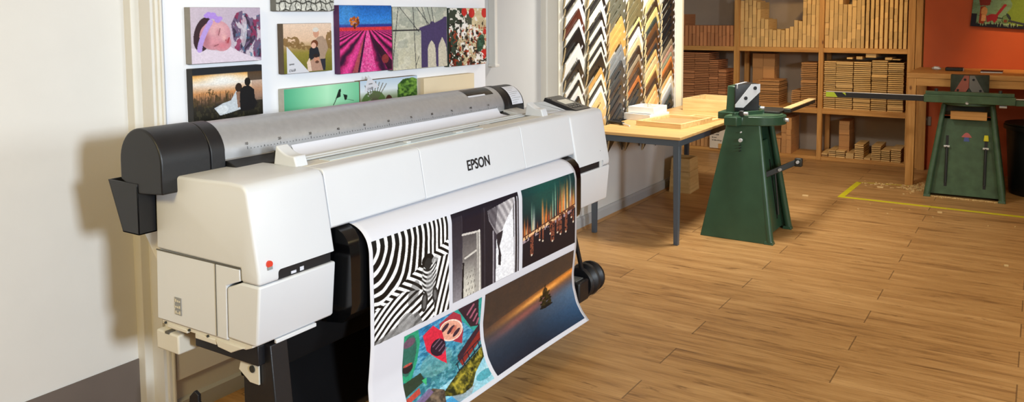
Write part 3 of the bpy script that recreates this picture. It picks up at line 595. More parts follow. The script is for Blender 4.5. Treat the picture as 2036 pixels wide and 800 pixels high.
def art_garden(n=150, m=120):
    A = Art(n, m, '6f9478'); A.u = A.u * 1.2; A.v = (A.v - 0.30) / 0.70; u, v = A.u, A.v
    A.put(vnoise(u, v, 9, 9, 3) > 0.55, '63805f', .7)
    A.put(u > 0.68 + 0.05 * np.sin(v * 8), '6f8a2c', .9)
    rs = np.random.RandomState(3); A.put(v > 0.90, '11142a')
    A.put((u < 0.10) & (v > 0.55), '11142a')
    for i in range(26):
        x = rs.rand(); h = 0.06 + 0.10 * rs.rand() + (0.22 if x < .12 else 0); A.put(A.poly([(x - .018, 0.92), (x + rs.rand() * .02 - .01, 0.90 - h), (x + .018, 0.92)]), '11142a')
    for i in range(20):
        x = 0.12 + 0.8 * rs.rand(); A.put(A.poly([(x - .012, 0.84), (x + .012, 0.84), (x + .02 * (rs.rand() - .5), 0.97)]), '86a888')
    A.put(A.line(0.0, 0.60, 0.18, 0.61, 0.008), '14162a')
    A.put(A.poly([(0.15, 0.30), (0.24, 0.26), (0.28, 0.60), (0.24, 0.90), (0.15, 0.88)]), '86301c'); A.put(A.ell(0.23, 0.46, 0.06, 0.16), 'c08a58'); A.put(A.poly([(0.19, 0.60), (0.27, 0.60), (0.27, 0.80), (0.19, 0.80)]), 'cf9a6a')
    A.put(A.poly([(0.27, 0.62), (0.36, 0.54), (0.50, 0.54), (0.49, 0.72), (0.44, 0.86), (0.40, 0.76), (0.30, 0.84)]), '8e1f2e')
    A.put(A.line(0.48, 0.54, 0.60, 0.20, 0.03), '8e1f2e'); A.put(A.ell(0.64, 0.70, 0.075, 0.15), '26442f'); A.put(A.ell(0.64, 0.70, 0.062, 0.135), '5a7a52'); A.put(A.ell(0.64, 0.76, 0.035, 0.06), '6a3a2a')
    A.put(A.line(0.50, 0.66, 0.57, 0.68, 0.02), '1c2a2c'); A.put(A.line(0.72, 0.75, 1.0, 0.84, 0.035), '2c3440'); A.put(A.ell(0.69, 0.60, 0.03, 0.12, -20), '22303a')
    A.put(A.poly([(0.10, 0.0), (0.34, 0.0), (0.32, 0.24), (0.14, 0.26)]), '7c2620'); A.speck(0.08); return A

def grid_mesh(name, A, pos, m, parent, off):
    """pos(u, v) -> world point arrays; colours from the picture A"""
    P = pos(A.u, A.v).reshape(-1, 3) - np.array(off)
    nu, nv = A.nu, A.nv
    i = np.arange(nv - 1)[:, None] * nu + np.arange(nu - 1)[None]; q = np.stack([i, i + nu, i + nu + 1, i + 1], -1).reshape(-1, 4)
    me = bpy.data.meshes.new(name); me.from_pydata(P.tolist(), [], q.tolist())
    at = me.color_attributes.new('print', 'FLOAT_COLOR', 'POINT'); c = np.clip(A.c, 0, 1).reshape(-1, 3)
    lin = np.where(c <= 0.04045, c / 12.92, ((c + 0.055) / 1.055) ** 2.4); at.data.foreach_set('color', np.hstack([lin, np.ones((len(lin), 1))]).ravel())
    me.materials.append(m); me.polygons.foreach_set('use_smooth', [True] * len(me.polygons)); me.update()
    o = bpy.data.objects.new(name, me); COL.objects.link(o)
    if parent: o.parent = parent
    return o

# ------------------------------------------------------------------ canvases on the display board
XB = -2.80
def canvas(label, y0, y1, z0, z1, art=None, depth=0.036, side='8f8a82', blank=None, note=None):
    c = ((y0 + y1) / 2, (z0 + z1) / 2)
    t = thing('canvas_print', label, 'canvas print', (XB, c[0], z0), group='canvas prints on the display board')
    sm = mat('canvas_edge_' + side, side, 0.8, var=0.08, scale=30)
    MB().box(XB, XB + depth, y0, y1, z0, z1).build('canvas_frame', sm if blank is None else mat('blank_canvas', blank, 0.75, var=0.02), t, bevel=0.002)
    if art is not None:
        def pos(u, v):
            return np.stack([np.full_like(u, XB + depth + 0.0008), y0 + 0.001 + u * (y1 - y0 - .002), z1 - 0.001 - v * (z1 - z0 - .002)], -1)
        grid_mesh('printed_picture', art, pos, print_mat(0.5), t, (XB, c[0], z0))
    if note:
        pts, lines = note   # corner slip of paper: (y, z) points
        MB().prism(pts, XB + depth + 0.001, XB + depth + 0.0025, 'x').build('price_slip', M_PAPER, t)
        for (s_, y_, z_, h_) in lines:
            text('handwriting', s_, M_INK, t, (XB + depth + 0.003, y_, z_), (0, 1, 0.05), (0, -0.05, 1), h_, 0.8)
    return t
k = 0.992
canvas('canvas print of a sleeping baby in a purple headband', 1.995, 2.335, 1.393, 1.615, art_baby())
canvas('canvas print of a couple seen from behind at sunset', 1.995, 2.335, 1.165, 1.375, art_couple(), side='2c2c2c')
canvas('canvas print of grey cobblestones at the top edge', 2.42, 2.765, 1.60, 1.86, art_cobble(), side='70706a')
canvas('canvas print of a grandfather hugging two family members', 2.455, 2.745, 1.325, 1.545, art_family(), side='5c4e40',
       note=([(2.472, 1.326), (2.60, 1.326), (2.472, 1.445)], [('£16.69', 2.482, 1.333, 0.012), ('canvas', 2.482, 1.362, 0.010)]))
canvas('canvas print of pink lavender rows under blue sky', 2.795, 3.165, 1.303, 1.628, art_lavender(), side='5a2c58')
canvas('canvas print of a purple suspension bridge tower with cables', 3.17, 3.625, 1.297, 1.622, art_bridge(), side='7a766c')
canvas('canvas print of abstract red, white and dark green splashes', 3.64, 4.005, 1.29, 1.617, art_abstract(), side='2c3c34')
canvas('low canvas print of two kites in a green sky', 2.45, 2.92, 1.09, 1.26, art_kite(160, 90), side='b4b4aa')
canvas('low canvas print of trees in a park with a paper slip', 2.925, 3.36, 1.08, 1.262, art_land(130, 90), side='7d6a44',
       note=([(2.955, 1.205), (3.06, 1.225), (2.985, 1.285)], [('£14.00', 2.975, 1.213, 0.013), ('canvas', 2.985, 1.240, 0.009)]))
canvas('blank cream canvas, lowest at the right of the board', 3.40, 3.86, 1.02, 1.243, None, blank='e8d8b8', depth=0.05)

# ================================================================== THE LARGE FORMAT PRINTER
PO = (-2.05, 2.65, 0.0)
pr = thing('wide_format_printer', 'large white wide-format printer with silver roll cover, standing before the display board', 'printer', PO)
YL, YC, YD, YR = 1.53, 1.835, 3.445, 3.798
def arc(cx, cz, r, a0, a1, n=6):
    return [(cx + r * math.cos(math.radians(a0 + (a1 - a0) * i / n)), cz + r * math.sin(math.radians(a0 + (a1 - a0) * i / n))) for i in range(n + 1)]
top_prof = arc(-2.272, 1.033, 0.056, 180, 90) + [(-2.10, 1.093), (-1.97, 1.097)] + arc(-1.925, 1.062, 0.033, 85, 12, 5)
up_prof = [(-2.332, 0.846)] + top_prof + [(-1.852, 0.846)]
lowp = [(-2.341, 0.618), (-2.333, 0.842), (-1.852, 0.842), (-1.8515, 0.803), (-1.868, 0.628), (-1.878, 0.618)]
# end covers: upper shell with the slot cut out, lower body, door in front
up_prof2 = [(-2.332, 0.846)] + top_prof + [(-1.8515, 0.838), (-1.8512, 0.806), (-1.93, 0.806), (-1.932, 0.846)]
def cut(o, cutter):
    c = cutter.build('cutter', M_CREAM); b = c.modifiers.new('b', 'BEVEL'); b.width = 0.011; b.segments = 4; b.limit_method = 'ANGLE'
    c.location = Vector(ORIG[pr.name]) * -1.0
    o.parent = None
    m = o.modifiers.new('cut', 'BOOLEAN'); m.object = c; m.operation = 'DIFFERENCE'; m.solver = 'EXACT'
    bpy.context.view_layer.update()
    me = bpy.data.meshes.new_from_object(o.evaluated_get(bpy.context.evaluated_depsgraph_get()))
    o.modifiers.clear(); o.data = me; o.parent = pr
    bpy.data.objects.remove(c); me.name = o.name
    me.polygons.foreach_set('use_smooth', [True] * len(me.polygons)); me.set_sharp_from_angle(angle=math.radians(32)); return o
o = MB().prism(up_prof2, YL, YC - 0.002).build('left_end_cover', M_WHITE, pr, bevel=0.010, seg=4, smooth=True, angle=40)
cut(o, MB().box(-1.94, -1.80, YL + 0.072, YC + 0.05, 0.790, 0.838))
MB().box(-1.935, -1.863, YL + 0.066, YC - 0.012, 0.798, 0.845).build('slot_recess', M_INK, pr)
MB().prism([(-2.341, 0.618), (-2.333, 0.843), (-1.935, 0.843), (-1.935, 0.808), (-1.998, 0.785), (-2.001, 0.618)], YL + 0.001, YC - 0.01).build('left_end_body', M_WHITE, pr, bevel=0.003, seg=2)
def door(name, y0, y1, mm):
    a = MB(); z1 = 0.804
    a.prism([(-1.998, 0.624), (-1.995, z1 - 0.025), (-1.930, z1), (-1.8515, z1), (-1.868, 0.632), (-1.876, 0.622)], y0, y1)
    return a.build(name, mm, pr, bevel=0.007, seg=3, smooth=True, angle=40)
door('ink_door', YL + 0.001, YC, M_WHITE)
MB().box(-2.30, -1.90, YL + 0.05, YC - 0.02, 0.66, 0.90).build('left_inner_housing', M_BLACK, pr)
o = MB().prism(up_prof2, YD + 0.002, YR).build('right_end_cover', M_WHITE, pr, bevel=0.014, seg=4, smooth=True, angle=40)
cut(o, MB().box(-1.94, -1.80, YD - 0.05, YR - 0.072, 0.790, 0.838))
MB().box(-1.935, -1.863, YD + 0.010, YR - 0.10, 0.798, 0.845).build('slot_recess', M_INK, pr)
MB().box(-1.935, -1.860, YR - 0.10, YR - 0.066, 0.798, 0.845).build('slot_end_block', M_GREYP, pr)
MB().prism([(-2.341, 0.618), (-2.333, 0.843), (-1.935, 0.843), (-1.935, 0.808), (-1.998, 0.785), (-2.001, 0.618)], YD + 0.01, YR - 0.001).build('right_end_body', M_WHITE, pr, bevel=0.003)
door('right_door', YD - 0.02, YR - 0.001, M_WHITE)
MB().box(-2.30, -1.90, YD + 0.02, YR - 0.05, 0.66, 0.90).build('right_inner_housing', M_BLACK, pr)
# tiny items in the open slot
MB().box(-1.864, -1.8615, YL + 0.13, YL + 0.15, 0.808, 0.816).box(-1.864, -1.8615, YL + 0.165, YL + 0.18, 0.808, 0.820).build('slot_label', M_PAPER, pr)
# seams and panels of the left end face
ye = YL - 0.0012
def seam(pts, w=0.0022):
    a = MB()
    for (x0, z0), (x1, z1) in zip(pts[:-1], pts[1:]):
        d = Vector((x1 - x0, z1 - z0)); n_ = Vector((-d.y, d.x)).normalized() * w / 2
        a.prism([(x0 + n_.x, z0 + n_.y), (x1 + n_.x, z1 + n_.y), (x1 - n_.x, z1 - n_.y), (x0 - n_.x, z0 - n_.y)], ye, YL + 0.002)
    return a.build('panel_seam', M_SEAM, pr)
seam([(-2.332, 0.844), (-1.93, 0.846)], 0.003)
seam([(-2.043, 0.843), (-2.046, 0.622)])
a = MB()
for i in range(3):
    a.box(-2.246 , -2.214, ye, YL + 0.002, 0.650 + i * 0.019, 0.667 + i * 0.019)
sl = a.build('rating_label', M_GINK, pr); sl['label'] = 'small grey approval label'
a = MB()
for i in range(9):
    q = random.Random(i); x = -2.243 + 0.009 * (i % 3); z = 0.653 + 0.019 * (i // 3)
    a.box(x, x + 0.005, ye - 0.0006, ye, z, z + 0.004 + 0.006 * q.random())
a.build('label_symbols', mat('pale_label_ink', 'd8cfb8', 0.6), pr)
a = MB(); a.cyl((-1.862, 1.572, 0.862), (-1.8505, 1.572, 0.862), 0.0105, 20)
a.build('round_sticker', mat('red_sticker', 'd6402c', 0.4), pr, bevel=0)
MB().box(-1.8515, -1.8500, 1.563, 1.581, 0.846, 0.855).build('sticker_text', M_GINK, pr)
# drip tray and rail bits below the end
a = MB(); a.prism([(-2.33, 0.612), (-2.33, 0.600), (-1.93, 0.600), (-1.90, 0.612), (-1.90, 0.620), (-2.33, 0.620)], YL + 0.01, YC - 0.02)
a.box(-2.30, -2.20, YL + 0.006, YL + 0.02, 0.594, 0.606).box(-2.16, -2.06, YL + 0.006, YL + 0.02, 0.588, 0.604).prism([(-2.06, 0.606), (-2.05, 0.585), (-1.99, 0.580), (-1.955, 0.596), (-1.93, 0.606)], YL + 0.004, YL + 0.06)
a.build('underside_ledge', M_CREAM, pr, bevel=0.002)
a = MB()
for x in (-2.31, -2.19, -2.10): MB().cyl((x, YL + 0.005, 0.607), (x, YL + 0.012, 0.607), 0.004, 10).build('screw', M_DSTEEL, pr)
MB().box(-1.876, -1.866, 1.60, 1.76, 0.612, 0.624).build('finger_grip', M_WHITE, pr, bevel=0.002)
# middle front cover in three sections, with the name
def cover(y0, y1):
    return MB().prism([(-1.905, 0.905), (-1.905, 1.075), (-1.98, 1.088), (-1.98, 1.094), (-1.925, 1.094)] + arc(-1.915, 1.076, 0.018, 80, 10, 4) + [(-1.868, 0.912), (-1.874, 0.905)], y0, y1).build('front_cover', M_WHITE, pr, bevel=0.003, seg=2, smooth=True, angle=50)
cover(YC, 2.312); cover(2.3145, 3.003); cover(3.0055, YD)
ux = Vector((-0.029, 0, 0.163)).normalized()
t_or = Vector((-1.868, 2.585, 0.963)) + Vector((1, 0, 0)) * 0.0
# point on the sloping face at z
fx = lambda z: -1.868 - (z - 0.912) * (0.029 / 0.163)
text('maker_name', 'EPSON', M_INK, pr, (fx(0.967) + 0.0015, 2.583, 0.967), (0, 1, 0), ux, 0.0405, 0.90, 0.001, 0.016)
text('model_text', 'SureColor', M_GINK, pr, (-1.868 , 3.662, 0.907), (0, 1, 0), (-0.19, 0, 1), 0.0105, 1.0, 0.0015, 0.01)
text('model_text', 'P20000', M_GINK, pr, (-1.866, 3.715, 0.907), (0, 1, 0), (-0.19, 0, 1), 0.0105, 1.0, 0.0015, 0.01)
MB().hexa([(-1.862, 3.722, 0.872), (-1.859, 3.722, 0.872), (-1.859, 3.752, 0.872), (-1.862, 3.752, 0.872), (-1.868, 3.722, 0.893), (-1.8635, 3.722, 0.893), (-1.8635, 3.752, 0.893), (-1.868, 3.752, 0.893)]).build('feature_badge', M_INK, pr)
MB().box(-1.862, -1.8585, 3.690, 3.708, 0.871, 0.875).box(-1.8625, -1.860, 3.703, 3.710, 0.875, 0.888).build('feature_badge', M_INK, pr)
# top of the middle part: cream strip, dark rail slot, ridges
MB().prism([(-1.975, 1.060), (-1.975, 1.095), (-2.045, 1.095), (-2.045, 1.060)], YC - 0.01, YD + 0.01).build('top_strip', M_CREAM, pr, bevel=0.002)
MB().box(-2.035, -1.985, 1.95, 2.85, 1.0935, 1.0965).build('tinted_window_strip', mat('pale_blue_window', 'cfe0e8', 0.2), pr)
MB().box(-2.015, -1.995, 2.36, 2.385, 1.096, 1.104).build('cover_latch', M_GREYP, pr, bevel=0.002)
MB().box(-2.015, -1.995, 2.67, 2.72, 1.096, 1.102).build('cover_latch', M_GREYP, pr, bevel=0.002)
MB().box(-2.084, -2.046, YC + 0.03, 3.42, 1.045, 1.0885).build('carriage_rail', mat('dark_grey_rail', '6e6f6c', 0.4, var=0.2, scale=12), pr)
MB().box(-2.078, -2.052, 2.95, 3.01, 1.0885, 1.092).build('carriage_window', M_GREYP, pr)
a = MB()
a.box(-2.100, -2.085, YC + 0.04, 3.45, 1.04, 1.094).box(-2.128, -2.103, YC + 0.04, 3.45, 1.04, 1.098).box(-2.215, -2.128, YC + 0.04, 3.45, 1.04, 1.089)
a.build('rear_ridge', M_GREYP, pr, bevel=0.002)
MB().prism([(-2.34, 0.63), (-2.34, 1.0), (-2.27, 1.055), (-2.05, 1.06), (-1.99, 1.07), (-1.93, 1.03), (-1.91, 0.92), (-1.93, 0.63)], YC - 0.02, YD + 0.02).build('inner_body', M_BLACK, pr)
MB().prism([(-2.34, 0.622), (-2.333, 1.0), (-2.25, 1.072), (-2.15, 1.072), (-2.15, 1.04), (-2.24, 1.04), (-2.32, 0.99), (-2.32, 0.622)], YC - 0.02, YD + 0.02).build('rear_shell', M_CREAM, pr, bevel=0.002)
# curved black exit guide (platen) under the cover
plat = [(-1.93, 0.903), (-1.90, 0.903)] + [(-1.870, 0.896), (-1.848, 0.885), (-1.830, 0.866), (-1.820, 0.84), (-1.816, 0.80), (-1.816, 0.655), (-1.822, 0.625), (-1.86, 0.590), (-1.93, 0.580)]
MB().prism(plat, YC + 0.03, YD - 0.03).build('paper_exit_guide', M_GBLACK, pr, smooth=True, angle=30)
MB().prism([(-1.97, 0.60), (-1.97, 0.53), (-2.00, 0.46), (-2.06, 0.46), (-2.06, 0.60)], 1.62, 3.42).build('lower_beam', M_MATT, pr, bevel=0.006)
# end guides and control panel
def wedge(y0, y1, x0, x1):
    z = 1.092; a = MB()
    n_ = 8; top = []
    for i in range(n_ + 1):
        t = i / n_; x = x0 + 0.012 + (x1 - x0 - 0.02) * t; top.append((x, z + 0.066 - 0.030 * t - 0.010 * math.sin(PI * t)))
    pts = [(x1 + 0.004, z), (x0, z)] + top
    return a.prism(pts, y0, y1).build('end_guide', M_WHITE, pr, bevel=0.005, seg=3, smooth=True, angle=40)
wedge(1.81, 1.862, -2.10, -1.995); wedge(3.335, 3.385, -2.08, -1.98)
a = MB(); a.prism([(-2.19, 1.088), (-2.19, 1.125), (-2.125, 1.134), (-1.965, 1.085), (-1.95, 1.085)], 3.60, 3.76)
a.build('panel_base', M_WHITE, pr, bevel=0.004)
cp = MB().prism([(-2.135, 1.134), (-2.125, 1.154), (-1.940, 1.098), (-1.945, 1.080)], 3.60, 3.757).build('control_panel', M_BLACK, pr, bevel=0.004)
sl_ = Vector((0.185, 0, -0.056)).normalized(); nn_ = Vector((0.056, 0, 0.185)).normalized()
def on_panel(t, y, w, l, h=0.001):
    p = Vector((-2.125, 0, 1.154)) + sl_ * t; q = p + sl_ * l
    return [(p.x, y, p.z), (q.x, y, q.z), (q.x, y + w, q.z), (p.x, y + w, p.z)] + [(p.x + nn_.x * h, y, p.z + nn_.z * h), (q.x + nn_.x * h, y, q.z + nn_.z * h), (q.x + nn_.x * h, y + w, q.z + nn_.z * h), (p.x + nn_.x * h, y + w, p.z + nn_.z * h)]
MB().hexa(on_panel(0.055, 3.63, 0.10, 0.055)).build('panel_screen', mat('grey_lcd', '4c5350', 0.15), cp, off=PO)
a = MB()
for i in range(4):
    a.hexa(on_panel(0.125, 3.63 + 0.027 * i, 0.016, 0.012, 0.002)); a.hexa(on_panel(0.148, 3.63 + 0.027 * i, 0.016, 0.012, 0.002))
a.build('button_rows', M_DSTEEL, cp, off=PO); MB().hexa(on_panel(0.02, 3.61, 0.012, 0.012, 0.002)).build('power_button', M_DSTEEL, cp, off=PO)
MB().box(-2.02, -1.98, 3.50, 3.56, 1.094, 1.0965).box(-2.03, -2.025, 3.40, 3.66, 1.094, 1.0965).build('top_marking', M_PAPER, pr)
# roll cover: silver half shell with black ends
AX, AZ, AR = -2.318, 1.130, 0.107
def shell(r, z0, a0=205, a1=-6, th=0.004, n=26, dz=0.0, dx=0.0):
    o = [(AX + dx + r * math.cos(math.radians(a0 + (a1 - a0) * i / n)), AZ + dz + r * math.sin(math.radians(a0 + (a1 - a0) * i / n))) for i in range(n + 1)]
    i_ = [(AX + dx + (r - th) * math.cos(math.radians(a0 + (a1 - a0) * i / n)), AZ + dz + (r - th) * math.sin(math.radians(a0 + (a1 - a0) * i / n))) for i in range(n, -1, -1)]
    o = o + [(AX + dx + r * 0.995, z0)] if z0 is not None else o
    i_ = ([(AX + dx + r * 0.995 - th, z0)] + i_) if z0 is not None else i_
    return o, i_
def lathe_shell(mb, y0, y1, r, z0, dz0=0.0, dz1=0.0, th=0.004):
    o0, i0 = shell(r, z0, th=th, dz=dz0); o1, i1 = shell(r, z0, th=th, dz=dz1)
    n = len(o0); vs = [(x, y0, z) for x, z in o0] + [(x, y0, z) for x, z in reversed(i0)] + [(x, y1, z) for x, z in o1] + [(x, y1, z) for x, z in reversed(i1)]
    fs = []
    for i in range(n - 1):
        fs += [(i, i + 1, 2 * n + i + 1, 2 * n + i), (n + i, 3 * n + i, 3 * n + i + 1, n + i + 1), (i, n + i, n + i + 1, i + 1), (2 * n + i, 2 * n + i + 1, 3 * n + i + 1, 3 * n + i)]
    fs += [(0, 2 * n, 3 * n, n), (n - 1, 2 * n - 1, 4 * n - 1, 3 * n - 1)]
    return mb.add(vs, fs)
rc = lathe_shell(MB(), 1.70, 3.36, 0.105, 1.110, -0.004, -0.014).build('roll_cover', M_SILVER, pr, smooth=True, angle=40)
arch = [(AX - AR, 1.07)] + [(AX + AR * math.cos(math.radians(t)), AZ + AR * math.sin(math.radians(t))) for t in range(180, -1, -9)] + [(AX + AR, 1.04), (AX - 0.02, 1.03)]
MB().prism(arch, 1.478, 1.655).build('left_roll_end', M_BLACK, pr, bevel=0.006, seg=3, smooth=True, angle=40)
arch2 = [(AX - AR + .002, 1.07)] + [(AX + (AR - .002) * math.cos(math.radians(t)), AZ + (AR - .002) * math.sin(math.radians(t))) for t in range(180, -1, -9)] + [(AX + AR - .002, 1.055), (AX - 0.02, 1.045)]
MB().prism(arch2, 1.657, 1.712).build('left_roll_collar', M_BLACK, pr, bevel=0.003, seg=2, smooth=True, angle=40)
dzr = -0.016
arch3 = [(x, z + dzr) for x, z in arch2]
arch4 = [(AX - AR * 1.005, 1.05)] + [(AX + AR * 1.01 * math.cos(math.radians(t)), AZ + dzr + AR * 1.01 * math.sin(math.radians(t))) for t in range(180, -1, -9)] + [(AX + AR * 1.01, 1.062), (AX - 0.02, 1.05)]
MB().prism(arch4, 3.358, 3.40).build('right_roll_collar', M_BLACK, pr, bevel=0.002, smooth=True, angle=40)
MB().prism(arch3, 3.40, 3.545).build('right_roll_end', M_BLACK, pr, bevel=0.005, seg=3, smooth=True, angle=40)
lab = MB(); R2 = AR + 0.0008
for i in range(10):
    a0, a1 = math.radians(68 - 6 * i), math.radians(62 - 6 * i)
    p = [(AX + R2 * math.cos(a0), AZ + dzr + R2 * math.sin(a0)), (AX + R2 * math.cos(a1), AZ + dzr + R2 * math.sin(a1))]
    lab.add([(p[0][0], 3.43, p[0][1]), (p[1][0], 3.43, p[1][1]), (p[1][0], 3.53, p[1][1]), (p[0][0], 3.53, p[0][1])], [(0, 1, 2, 3)])
lab.build('instruction_label', M_PAPER, pr)
a = MB()
for i in range(9):
    t = math.radians(62 - 6 * i); R3 = AR + 0.0016
    for s_ in (0.0,):
        a.add([(AX + R3 * math.cos(t), 3.438, AZ + dzr + R3 * math.sin(t)), (AX + R3 * math.cos(t - .018), 3.438, AZ + dzr + R3 * math.sin(t - .018)),
               (AX + R3 * math.cos(t - .018), 3.520 - 0.02 * (i % 3), AZ + dzr + R3 * math.sin(t - .018)), (AX + R3 * math.cos(t), 3.520 - 0.02 * (i % 3), AZ + dzr + R3 * math.sin(t))], [(0, 1, 2, 3)])
a.build('instruction_lines', M_GINK, pr)
def patch(mb, r, y0, y1, t0, t1, dz, n=6):
    for i in range(n):
        a0, a1 = [math.radians(t0 + (t1 - t0) * q / n) for q in (i, i + 1)]
        mb.add([(AX + r * math.cos(a0), y0, AZ + dz + r * math.sin(a0)), (AX + r * math.cos(a1), y0, AZ + dz + r * math.sin(a1)), (AX + r * math.cos(a1), y1, AZ + dz + r * math.sin(a1)), (AX + r * math.cos(a0), y1, AZ + dz + r * math.sin(a0))], [(0, 1, 2, 3)])
    return mb
patch(MB(), 0.1062, 3.10, 3.31, 82, 46, -0.0135).build('inspection_window', M_GBLACK, pr)
patch(MB(), 0.1068, 3.10, 3.24, 50, 45, -0.0135).build('window_white_strip', M_PAPER, pr)  # white strip along the lower edge of the inspection window
# printed ruler on the silver cover: ticks and numbers
a = MB(); g = MB()
for i in range(108):
    y = 1.80 + i * 0.0142; L_ = 5 if i % 10 == 0 else (3.5 if i % 5 == 0 else 2)
    dz = -0.004 - 0.010 * (y - 1.70) / 1.66
    patch(a, 0.1057, y, y + 0.0018, 6, 6 + L_, dz, 1)
a.build('ruler_ticks', M_INK, pr)
for i in range(11):
    y = 1.80 + i * 0.142; dz = -0.004 - 0.010 * (y - 1.70) / 1.66; t = math.radians(14)
    text('ruler_number', str(10 + 10 * i if i < 9 else 10 * i + 10), M_INK, pr, (AX + 0.1057 * math.cos(t), y - 0.008, AZ + dz + 0.1057 * math.sin(t)), (0, 1, 0), (-math.sin(t), 0, math.cos(t)), 0.009, 1.0, 0.0012, 0.01)
# white media going down from the roll into the feed slot
sh = MB(); pth = [(-2.25, 1.19), (-2.222, 1.15), (-2.212, 1.12), (-2.196, 1.098), (-2.15, 1.092)]
sh.prism(pth + [(x - 0.001, z - 0.0015) for x, z in reversed(pth)], 1.99, 3.30)
tag(sh.build('roll_media', M_PAPER, pr, smooth=True, angle=60), None, None)
MB().cyl((AX, 1.72, AZ - 0.02), (AX, 3.42, AZ - 0.025), 0.07, 28).build('paper_roll', M_PAPER, pr, smooth=True)
a = MB(); a.prism([(-2.25, 1.05), (-2.25, 1.115), (-2.205, 1.108), (-2.16, 1.088), (-2.16, 1.06)], 1.715, 1.955)
a.build('left_roll_bracket', M_BLACK, pr, bevel=0.003)
a = MB(); a.box(-2.20, -2.185, 1.90, 1.935, 1.09, 1.118).box(-2.205, -2.17, 1.905, 1.95, 1.08, 1.098); a.build('roll_latch', M_DSTEEL, pr, bevel=0.002)
MB().prism([(-2.25, 1.05), (-2.25, 1.10), (-2.20, 1.10), (-2.16, 1.085), (-2.16, 1.06)], 3.31, 3.42).build('right_roll_bracket', M_BLACK, pr, bevel=0.003)
MB().prism([(-2.215, 1.06), (-2.215, 1.112), (-2.10, 1.094), (-2.10, 1.06)], 3.35, 3.47).build('right_top_cover', M_GREYP, pr, bevel=0.003)
# black accessory bin at the rear left, support bracket, cream foot block
tr = MB(); X0, X1, Y0, Y1, T = -2.49, -2.335, 1.475, 1.62, 0.004
tr.hexa([(-2.42, Y0, 0.90), (X1, Y0, 0.90), (X1, Y0 + T, 0.90), (-2.42, Y0 + T, 0.90), (X0, Y0, 1.062), (X1, Y0, 1.062), (X1, Y0 + T, 1.062), (X0, Y0 + T, 1.062)])
tr.hexa([(-2.42, Y1 - T, 0.90), (X1, Y1 - T, 0.90), (X1, Y1, 0.90), (-2.42, Y1, 0.90), (X0, Y1 - T, 1.062), (X1, Y1 - T, 1.062), (X1, Y1, 1.062), (X0, Y1, 1.062)])
tr.hexa([(-2.42, Y0, 0.90), (-2.416, Y0, 0.90), (-2.416, Y1, 0.90), (-2.42, Y1, 0.90), (X0, Y0, 1.062), (X0 + T, Y0, 1.062), (X0 + T, Y1, 1.062), (X0, Y1, 1.062)])
tr.box(X1 - T, X1, Y0, Y1, 0.90, 1.055); tr.box(-2.42, X1, Y0, Y1, 0.90, 0.905)
tr.build('accessory_bin', M_BLACK, pr, bevel=0.001)
MB().prism([(-2.455, 0.915), (-2.435, 0.928), (-2.33, 0.928), (-2.33, 0.75)], 1.552, 1.572).build('rear_bracket', M_CREAM, pr, bevel=0.002)
MB().cyl((-2.41, 1.549, 0.905), (-2.41, 1.553, 0.905), 0.005, 12).build('bracket_hole', M_SEAM, pr)
MB().box(-2.385, -2.27, 1.552, 1.64, 0.502, 0.566).build('rear_foot_block', M_CREAM, pr, bevel=0.006, seg=3)
MB().box(-2.37, -2.30, 1.575, 1.63, 0.56, 0.63).build('rear_foot_post', M_CREAM, pr, bevel=0.003)
MB().box(-2.335, -2.315, 1.55, 1.60, 0.562, 0.569).build('foot_block_groove', M_SEAM, pr)
# stand
def stand(y0, y1, name='stand_leg'):
    a = MB(); a.prism([(-2.02, 0.07), (-2.02, 0.60), (-1.895, 0.60), (-1.845, 0.07)], y0, y1)
    l = a.build(name, M_BLACK, pr, bevel=0.004)
    a = MB(); a.prism([(-2.47, 0.085), (-2.47, 0.14), (-2.05, 0.16), (-1.98, 0.16), (-1.98, 0.085)], y0, y1); a.build('stand_foot', M_BLACK, pr, bevel=0.006)
    for cx in (-2.42, -2.04):
        c = MB(); ym = (y0 + y1) / 2; c.cyl((cx, ym - 0.014, 0.031), (cx, ym + 0.014, 0.031), 0.031, 24); c.box(cx - 0.012, cx + 0.012, ym - 0.02, ym + 0.02, 0.045, 0.088)
        c.build('caster', M_BLACK, pr, bevel=0.003)
    return l
stand(1.60, 1.668)
stand(3.27, 3.338)
MB().box(-2.215, -1.92, 1.575, 1.62, 0.538, 0.600).build('side_beam', M_BLACK, pr, bevel=0.003)
MB().prism([(-1.98, 0.47), (-2.03, 0.50), (-2.02, 0.53), (-1.94, 0.545), (-1.94, 0.47)], 1.592, 1.598).build('bolt_plate', M_CREAM, pr, bevel=0.001)
MB().cyl((-1.966, 1.588, 0.515), (-1.966, 1.593, 0.515), 0.011, 14).build('bolt', M_DSTEEL, pr)
MB().prism([(-2.40, 0.13), (-2.37, 0.30), (-2.345, 0.325), (-2.325, 0.315), (-2.325, 0.29), (-2.30, 0.28), (-2.28, 0.13)], 1.655, 1.668).build('rear_fin', M_BLACK, pr, bevel=0.002)
MB().cyl((-2.12, 1.66, 0.13), (-2.12, 3.30, 0.13), 0.022, 16).build('stand_tie_bar', M_BLACK, pr, smooth=True)
MB().prism([(-2.14, 0.50), (-2.135, 0.50), (-2.02, 0.20), (-2.03, 0.195)], 1.72, 3.24).build('fabric_basket', M_MATT, pr)
MB().tube([(-2.30, 1.75, 0.20), (-2.22, 1.80, 0.17), (-2.15, 1.9, 0.20), (-2.10, 2.0, 0.26)], 0.005, 8).tube([(-2.28, 1.72, 0.16), (-2.2, 1.83, 0.12), (-2.14, 1.95, 0.13), (-2.05, 2.1, 0.2)], 0.005, 8).build('cable', M_BLACK, pr, smooth=True)
